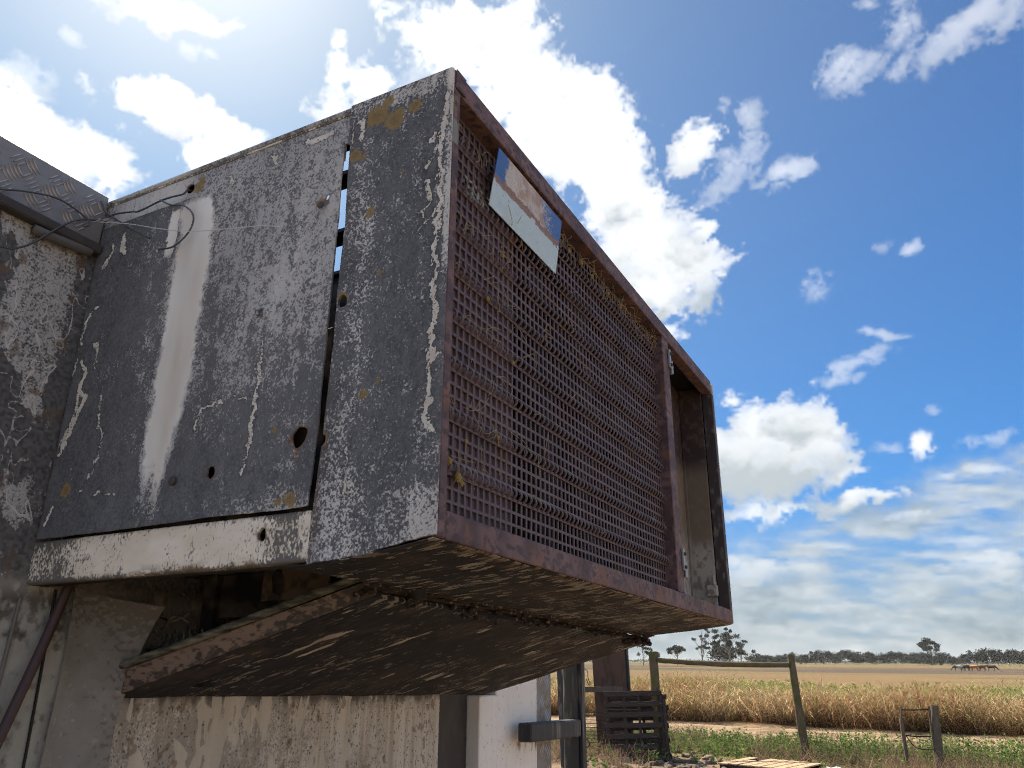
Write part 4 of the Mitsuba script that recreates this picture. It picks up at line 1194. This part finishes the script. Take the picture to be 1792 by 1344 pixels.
# dark pallets stood on edge
for q, (x, y, yw, tilt, lab, hh) in enumerate(((2.20, 15.15, -.16, .10, 'dark weathered pallet stood upright in front of the rusty sheet', 1.14), (2.30, 15.40, -.20, .08, 'second dark pallet stood behind the first, only its right end showing', 1.06))):
    dk = thing('upright_pallet', lab, 'pallet')
    M4 = trimesh.transformations.translation_matrix((x, y, gz_(x, y) - .01)) @ trimesh.transformations.rotation_matrix(yw, (0, 0, 1)) @ trimesh.transformations.rotation_matrix(-tilt, (1, 0, 0)) @ trimesh.transformations.rotation_matrix(-.035, (0, 1, 0))
    for k in range(7):
        z = .02 + k * (hh - .10) / 6
        put(dk + '__slat', cbox((-.53 + rr.normal(0, .012), 0, z), (.50 + rr.normal(0, .02) - (.12 if k in (2, 1) else 0), .02, z + .085), .004).apply_transform(trimesh.transformations.rotation_matrix(rr.normal(0, .008), (0, 1, 0))), 'mat_blackwood', T(M4))
    for xx in (-.51, -.20, .06, .45):
        put(dk + '__bearer', cbox((xx, .0205, 0), (xx + .05, .12, hh), .004), 'mat_blackwood', T(M4))
    for k in range(5):
        z = .05 + k * .24
        put(dk + '__back_slat', cbox((-.53, .1205, z), (.52, .14, z + .08), .004), 'mat_blackwood', T(M4))
    if q == 0:
        put(dk + '__end_board', cbox((.503, -.03, 0), (.55, .16, hh - .13), .008), 'mat_blackwood', T(M4))

# rusty sheet behind, with a rail and post
sy = 16.6
A0, A1 = ray_at(1033, 1120, sy), ray_at(1047, 1312, sy)
B0, B1 = ray_at(1092, 1120, sy + .15), ray_at(1100, 1312, sy + .15)
th = np.array([0, .03, 0])
Vs = np.array([A0, B0, B1, A1, A0 + th, B0 + th, B1 + th, A1 + th])
Vs[:, 2] = np.where(np.arange(8) % 4 < 2, 2.35, Vs[:, 2] * 0 - .05)
Fs = np.array([[0, 2, 1], [0, 3, 2], [4, 5, 6], [4, 6, 7], [0, 1, 5], [0, 5, 4], [1, 2, 6], [1, 6, 5], [2, 3, 7], [2, 7, 6], [3, 0, 4], [3, 4, 7]])
solo('rusty_sheet', trimesh.Trimesh(Vs, Fs, process=False), 'mat_rustsheet', 'tall brown rusty sheet standing behind the upright pallets', 'metal sheet')
q0, q1 = ray_at(1101, 1222, sy + .3), ray_at(1092, 1130, sy + .3)
m = cat(*[tube([(q0[0] - .01 + dx, q0[1] + dy, gz_(q0[0], q0[1])), (q1[0] - .02 + dx, q1[1] + dy, 2.4)], rr_, 8, 1) for dx, dy, rr_ in ((-.045, 0, .05), (.045, .05, .045))])
solo('steel_post', m, 'mat_steelpost', 'grey steel post at the right edge of the rusty sheet', 'post', smooth=30)
ba, bb = ray_at(1000, 1207, sy - .25), ray_at(1090, 1206, sy - .12)
m = cbox((0, -.02, -.05), (float(np.linalg.norm(bb - ba)), .02, .05), .004)
dd_ = (bb - ba) / np.linalg.norm(bb - ba)
M4 = np.eye(4)
M4[:3, 0], M4[:3, 2] = dd_, [0, 0, 1]
M4[:3, 1] = np.cross(M4[:3, 2], M4[:3, 0])
M4[:3, 3] = ba
solo('timber_rail', m, 'mat_wood', 'weathered timber rail crossing in front of the rusty sheet', 'rail', tw=T(M4))
wm = []
for k in range(10):
    yy = 1247 + k * 6.6
    wm.append(tube([ray_at(1000 + k * .2, yy + 1, sy - .3), ray_at(1040, yy - .6, sy - .32), ray_at(1068 + k * .4, yy + 3.4, sy - .35)], .006, 5, 3))
for xx in (1023, 1008):
    wm.append(tube([ray_at(xx, 1232, sy - .3), ray_at(xx, 1317, sy - .3)], .010, 5, 1))
wm.append(tube([ray_at(1000, 1231, sy - .3), ray_at(1023, 1231, sy - .3)], .010, 5, 1))
solo('fence_mesh', cat(*wm), 'mat_ironrod', 'old wire mesh panel leaning below the timber rail', 'fence mesh', smooth=True)
w0 = tube([ray_at(1015, 1176, 15.0), ray_at(1022, 1171, 15.0), ray_at(1028, 1175, 15.0), ray_at(1029, 1186, 15.0), ray_at(1033, 1197, 15.0), ray_at(1030, 1198, 15.0), ray_at(1026, 1188, 15.0)], .007, 5, 5)
solo('wire', w0, 'mat_ironrod', 'loose curl of fence wire left of the rusty sheet', 'wire', smooth=True)
w0 = tube([ray_at(1014, 1270, 14.5), ray_at(1022, 1288, 14.5), ray_at(1032, 1302, 14.5), ray_at(1022, 1313, 14.5), ray_at(1017, 1325, 14.5), ray_at(1026, 1340, 14.5), ray_at(1024, 1356, 14.5)], .009, 5, 5)
solo('wire', w0, 'mat_ironrod', 'bent rusty wire on the ground left of the upright pallets', 'wire', smooth=True)
q0 = ray_at(986, 1250, 14.0)
solo('steel_post', tube([(q0[0], q0[1], gz_(q0[0], q0[1])), (q0[0] - .06, q0[1], 1.75)], .05, 10, 1), 'mat_steelpost', 'slim grey post seen between the checker strip and the black support post', 'post', smooth=30)

# white scrap and rubble
s0 = np.array([5.12, 13.55, gz_(5.12, 13.55) + .02])
gg = np.array([[[s0[0] + .05 * (i - 6) + .02 * j, s0[1] + .07 * (j - 2) - .012 * i, s0[2] + .10 * abs(math.sin(i * .45 + j * .8)) * (1 - .05 * i)] for i in range(14)] for j in range(5)])
solo('plastic_scrap', sheet(gg, .003), 'mat_plastic', 'torn piece of white plastic lying in the weeds', 'plastic scrap', smooth=30)
rb_ = []
r = np.random.default_rng(31)
for k in range(260):
    x, y = r.uniform(.8, 3.6), r.uniform(12.2, 16.4)
    b = trimesh.creation.icosphere(1, r.uniform(.02, .085))
    b.vertices *= r.uniform(.5, 1.5, 3) * [1, 1, .6]
    b.vertices *= 1 + .5 * (meshkit.noise(np.array(b.vertices) * 30 + k, 2)[:, None] - .5)
    b.apply_translation((x, y, gz_(x, y) + .01))
    rb_.append(b)
scene['mat_rubble'] = principled(lambda p, n, uv: mix((.07, .055, .045), (.34, .29, .24), cell_rand(p.x * 7, p.y * 7) * fbm(p.x * 20, p.y * 20, p.z * 20, 2)), .9, .15)
solo('rubble', cat(*rb_), 'mat_rubble', 'stones and scraps scattered on the dirt below the pallets', 'rubble', kind='stuff')

# black support post with its bracket, just off the trailer's far corner
sk = thing('support_post', 'black steel post with a square arm reaching across the white panel', 'steel post')
put(sk + '__post', cat(cbox((2.775, .955, -2.78), (2.85, 1.03, -.25), .006), cbox((2.79, .935, -2.78), (2.835, .954, -.25), .003)), 'mat_steelpost', TL)
put(sk + '__arm', cbox((2.235, .935, -1.372), (2.774, 1.0, -1.297), .006), 'mat_steelpost', TL, label='square grey black arm')
put(sk + '__foot', cbox((2.70, .88, -2.80), (2.93, 1.1, -2.781), .004), 'mat_steelpost', TL)

# ------------------------------------------------------------------ far trees
BARK = principled(lambda p, n, uv: mix((.10, .085, .07), (.30, .26, .22), fbm(p.x * 1.2, p.y * 1.2, p.z * .5, 3)), .9, .15)
scene['mat_bark'] = BARK
scene['mat_crown'] = leafmat(.12)


def tree(label, x, y, h, w, seed, style, group):
    r = np.random.default_rng(seed)
    h, w = h * 1.12, w * (1.05 if style == 'gum' else 1.25)
    key = thing('gum_tree' if style == 'gum' else 'tree', label, 'tree', group)
    lean = r.normal(0, .03 * h)
    tr = max(.12, .020 * h)
    top = np.array([x + lean, y, h * .82])
    base = np.array([x, y, -.3])
    br = [tube([base, base + (top - base) * .5 + [r.normal(0, .02 * h), 0, 0], top], tr, 7, 4, taper=.3)]
    cl = []
    n = {'gum': 14, 'round': 16, 'low': 15}[style]
    for k in range(n):
        if style == 'gum':
            t = r.uniform(.30, 1.0)
            c = base + (top - base) * t + np.array([r.normal(0, .34), r.normal(0, .3), 0]) * w * (.55 + .4 * math.sin(3 * t))
            c[2] = h * (.36 + .60 * r.random())
            rad = np.array([.17, .17, .11]) * w * r.uniform(.5, 1.35)
        elif style == 'round':
            a, q = r.random() * 6.28, r.random() ** .5
            c = np.array([x + math.cos(a) * q * w * .38, y + math.sin(a) * q * w * .38, h * (.52 + .40 * r.random() * (1.1 - .7 * q))])
            rad = np.array([.17, .17, .10]) * w * r.uniform(.5, 1.3)
        else:
            a, q = r.random() * 6.28, r.random() ** .5
            c = np.array([x + math.cos(a) * q * w * .45, y + math.sin(a) * q * w * .45, h * (.35 + .50 * r.random())])
            rad = np.array([.26, .26, .20]) * w * r.uniform(.6, 1.2)
        cl.append((c, rad))
        j = base + (top - base) * max(.25, min(.9, (c[2] / h) - .2))
        br.append(tube([j, (j + c) / 2 + [0, 0, -.02 * h], c], tr * .35, 5, 3, taper=.4))
    put(key + '__trunk', cat(*br), 'mat_bark', smooth=True)
    V, C = [], []
    base_c = np.array({'gum': (.038, .052, .044), 'round': (.028, .042, .038), 'low': (.024, .038, .037)}[style]) * r.uniform(.85, 1.2)
    for c, rad in cl:
        m_ = 110
        d = r.normal(0, 1, (m_, 3))
        d /= np.linalg.norm(d, axis=1, keepdims=True)
        pos = c + d * rad * (r.random((m_, 1)) ** .5)
        s = .045 * w * r.uniform(.5, 1.3, (m_, 1)) + .08
        a, b = r.normal(0, 1, (m_, 3)), r.normal(0, 1, (m_, 3))
        V.append(np.stack([pos - a * s * .6, pos + b * s * .6, pos + a * s * .5 - b * s * .3], 1))
        C.append(np.repeat(base_c * r.uniform(.8, 1.25, (m_, 1)), 3, 0))
    V = np.vstack(V).reshape(-1, 3)
    put(key + '__crown', (V, np.arange(len(V)).reshape(-1, 3)), 'mat_crown', color=np.vstack(C))


TREES = [
    ('gum', 54.2, 345.8, 8.3, 5, 'thin gum tree nearest the left fence post, half hidden by the unit', None),
    ('round', 70.7, 414.0, 6.1, 5, 'tiny lone tree just right of the left fence post', None),
    ('round', 77.0, 392.5, 9.0, 7.5, 'lone round tree between the left fence post and the tall gums', None),
    ('gum', 88.4, 390.1, 15.6, 5.5, 'slender gum tree at the left of the tall gum clump', None),
    ('gum', 96.4, 398.5, 13.6, 6.5, 'second gum from the left in the tall gum clump', None),
    ('gum', 100.0, 387.6, 16.6, 9.0, 'tallest, broad gum tree in the middle of the clump', None),
    ('gum', 106.3, 391.1, 12.6, 7, 'leaning gum at the right of the tall gum clump', None),
    ('low', 102.0, 401, 9, 11, 'low bushy tree at the foot of the tall gums', None),
    ('low', 166.1, 576.6, 6.2, 9, None, 'a'), ('low', 172.4, 574.7, 5.2, 9, None, 'a'), ('low', 190, 600, 5, 9, None, 'a'),
    ('low', 203.8, 617.2, 7.9, 7, None, 'a'), ('low', 209, 612, 5.5, 9, None, 'a'), ('low', 213.4, 614.0, 6.4, 7, None, 'a'), ('low', 220.0, 611.6, 9.5, 6, None, 'a'), ('low', 222.5, 616, 6.8, 9, None, 'a'), ('low', 225.3, 609.7, 8.4, 9, None, 'a'),
    ('low', 231.7, 607.3, 7.7, 9, None, 'a'), ('low', 235.0, 595.3, 8.7, 10, None, 'a'), ('low', 240.7, 593.0, 7.2, 10, None, 'a'), ('low', 245, 596, 5.5, 9, None, 'a'), ('low', 248.9, 589.6, 7.6, 8, None, 'a'),
    ('low', 254.4, 587.3, 5.6, 9, None, 'a'), ('low', 260.5, 584.6, 6.9, 8, None, 'a'), ('low', 264.3, 582.9, 8.0, 8, None, 'a'), ('low', 269.4, 580.6, 6.9, 8, None, 'a'), ('low', 274, 578, 6.2, 8, None, 'a'),
    ('low', 277.4, 576.8, 7.3, 9, None, 'a'), ('low', 280.8, 552.8, 6.9, 10, None, 'a'), ('low', 262.0, 540.2, 6.4, 9, None, 'a'),
    ('round', 267.2, 537.2, 16.4, 12.5, 'tall spreading tree standing out above the far tree line at right', None),
    ('low', 325.6, 619.7, 4.9, 9, None, 'a'), ('low', 318, 640, 4.6, 11, None, 'a'),
    ('low', 265.0, 493.4, 6.3, 5, 'small tree at the left end of the far right clump', None)] + [
    ('low', x, y, h, 8.5, None, 'b') for x, y, h in ((270.1, 491.1, 8.2), (274.9, 488.4, 8.5), (279.6, 485.8, 8.0), (284.3, 483.0, 8.3), (288.6, 480.5, 8.0), (293.2, 477.7, 8.2), (298, 475, 8))]
ORD = 'first second third fourth fifth sixth seventh eighth ninth tenth eleventh twelfth thirteenth fourteenth fifteenth sixteenth seventeenth eighteenth nineteenth twentieth twenty-first twenty-second twenty-third twenty-fourth twenty-fifth twenty-sixth'.split()
rank = {g: sorted([t for t in TREES if t[6] == g], key=lambda t: t[1] / t[2]) for g in 'ab'}
for k, t in enumerate(TREES):
    style, x, y, h, w, lab, grp = t
    if grp:
        o = ORD[rank[grp].index(t)]
        lab = {'a': f'dark low tree, {o} from the left in the far tree line on the horizon', 'b': f'dark tree, {o} from the left in the dense clump on the horizon at far right'}[grp]
    tree(lab, x, y, h, w, 100 + k, style, {'a': 'trees in the far line on the horizon', 'b': 'trees in the far right clump', None: None}[grp])
# the farthest belt of trees
r = np.random.default_rng(77)
n = 26000
az = np.radians(r.uniform(-42, 48, n))
dist = 1500 + 350 * r.random(n) + 120 * np.sin(az * 9)
hh = 5.5 * meshkit.fbm(np.stack([az * 60, az * 0, az * 0], 1), 4, 6) + 1.0
pos = np.stack([dist * np.sin(az), dist * np.cos(az), hh * r.random(n) ** .7], 1)
a, b = r.normal(0, 1.0, (n, 3)), r.normal(0, 1.0, (n, 3))
V = np.stack([pos - a, pos + b, pos + a * .8 - b * .5], 1).reshape(-1, 3)
solo('far_trees', (V, np.arange(3 * n).reshape(-1, 3)), 'mat_crown', 'low distant belt of trees along the whole horizon', 'trees', kind='stuff', color=np.repeat(np.array([.05, .066, .045]) * r.uniform(.7, 1.3, (n, 1)), 3, 0))

# ------------------------------------------------------------------ cattle in the stubble
def cow(label, x, y, yaw, col, col2, grazing, seed, size=1.0):
    def hull(a, ra, b, rb):
        def ball(p, r_):
            return manifold3d.Manifold.sphere(r_, 14).translate(tuple(float(q) for q in p))
        return manifold3d.Manifold.batch_hull([ball(a, ra), ball(b, rb)])
    hd = (1.28, 0, .42) if grazing else (1.25, 0, 1.28)
    nk = (1.02, 0, .78) if grazing else (1.0, 0, 1.18)
    bones = [((-.62, 0, 1.0), .30, (.0, 0, .93), .37), ((.0, 0, .93), .37, (.58, 0, 1.0), .31), ((.58, 0, 1.02), .25, nk, .16), (nk, .16, hd, .12), (hd, .12, (hd[0] + .20, 0, hd[2] - .16), .075)]
    for s in (-1, 1):
        bones += [((.52, .15 * s, .85), .13, (.54, .16 * s, .42), .07), ((.54, .16 * s, .42), .065, (.52, .16 * s, .05), .05)]
        bones += [((-.62, .15 * s, .90), .18, (-.50, .17 * s, .55), .09), ((-.50, .17 * s, .55), .08, (-.68, .17 * s, .42), .06), ((-.68, .17 * s, .42), .06, (-.64, .17 * s, .05), .05)]
        bones += [((hd[0] - .04, .08 * s, hd[2] + .06), .04, (hd[0] - .06, .22 * s, hd[2] + .04), .03)]
    bones += [((-.90, 0, 1.12), .04, (-.97, 0, .55), .03)]
    M = manifold3d.Manifold()
    for a, ra, b, rb in bones:
        M = M + hull(a, ra, b, rb)
    mm = M.to_mesh()
    V = np.array(mm.vert_properties[:, :3])
    t = meshkit.fbm(V * 2.2 + seed * 3.1, 2, seed)
    C = np.where((t > .52)[:, None], np.array(col), np.array(col2))
    m4 = trimesh.transformations.translation_matrix((x, y, .0)) @ trimesh.transformations.rotation_matrix(yaw, (0, 0, 1)) @ np.diag([size, size, size, 1])
    solo('cow', (V, mm.tri_verts), 'mat_hide', label, 'cow', 'cattle grazing in the far stubble', tw=T(m4), smooth=True, color=C)


scene['mat_hide'] = {'type': 'twosided', 'bsdf': {'type': 'principled', 'base_color': {'type': 'mesh_attribute', 'name': 'vertex_color'}, 'roughness': .8}}
for lab, px, yaw, c1, c2, gz1, sd in (('white and black cow, leftmost of the herd', 1677, 2.9, (.55, .52, .46), (.04, .035, .03), True, 1),
                                    ('black cow, second from the left in the herd', 1692, 3.4, (.02, .02, .02), (.10, .09, .08), True, 2),
                                    ('orange brown cow with white patches in the middle of the herd', 1706, 2.2, (.36, .13, .045), (.42, .19, .09), True, 3),
                                    ('plain brown cow right of the orange one', 1720, .15, (.17, .085, .04), (.19, .10, .05), False, 4),
                                    ('dark brown cow, rightmost of the herd', 1736, -.5, (.06, .035, .025), (.13, .075, .045), True, 5)):
    g = ray_at(px, 1174, 176 + sd * 1.2)
    cow(lab, float(g[0]), float(g[1]), yaw, c1, c2, gz1, sd, .95)
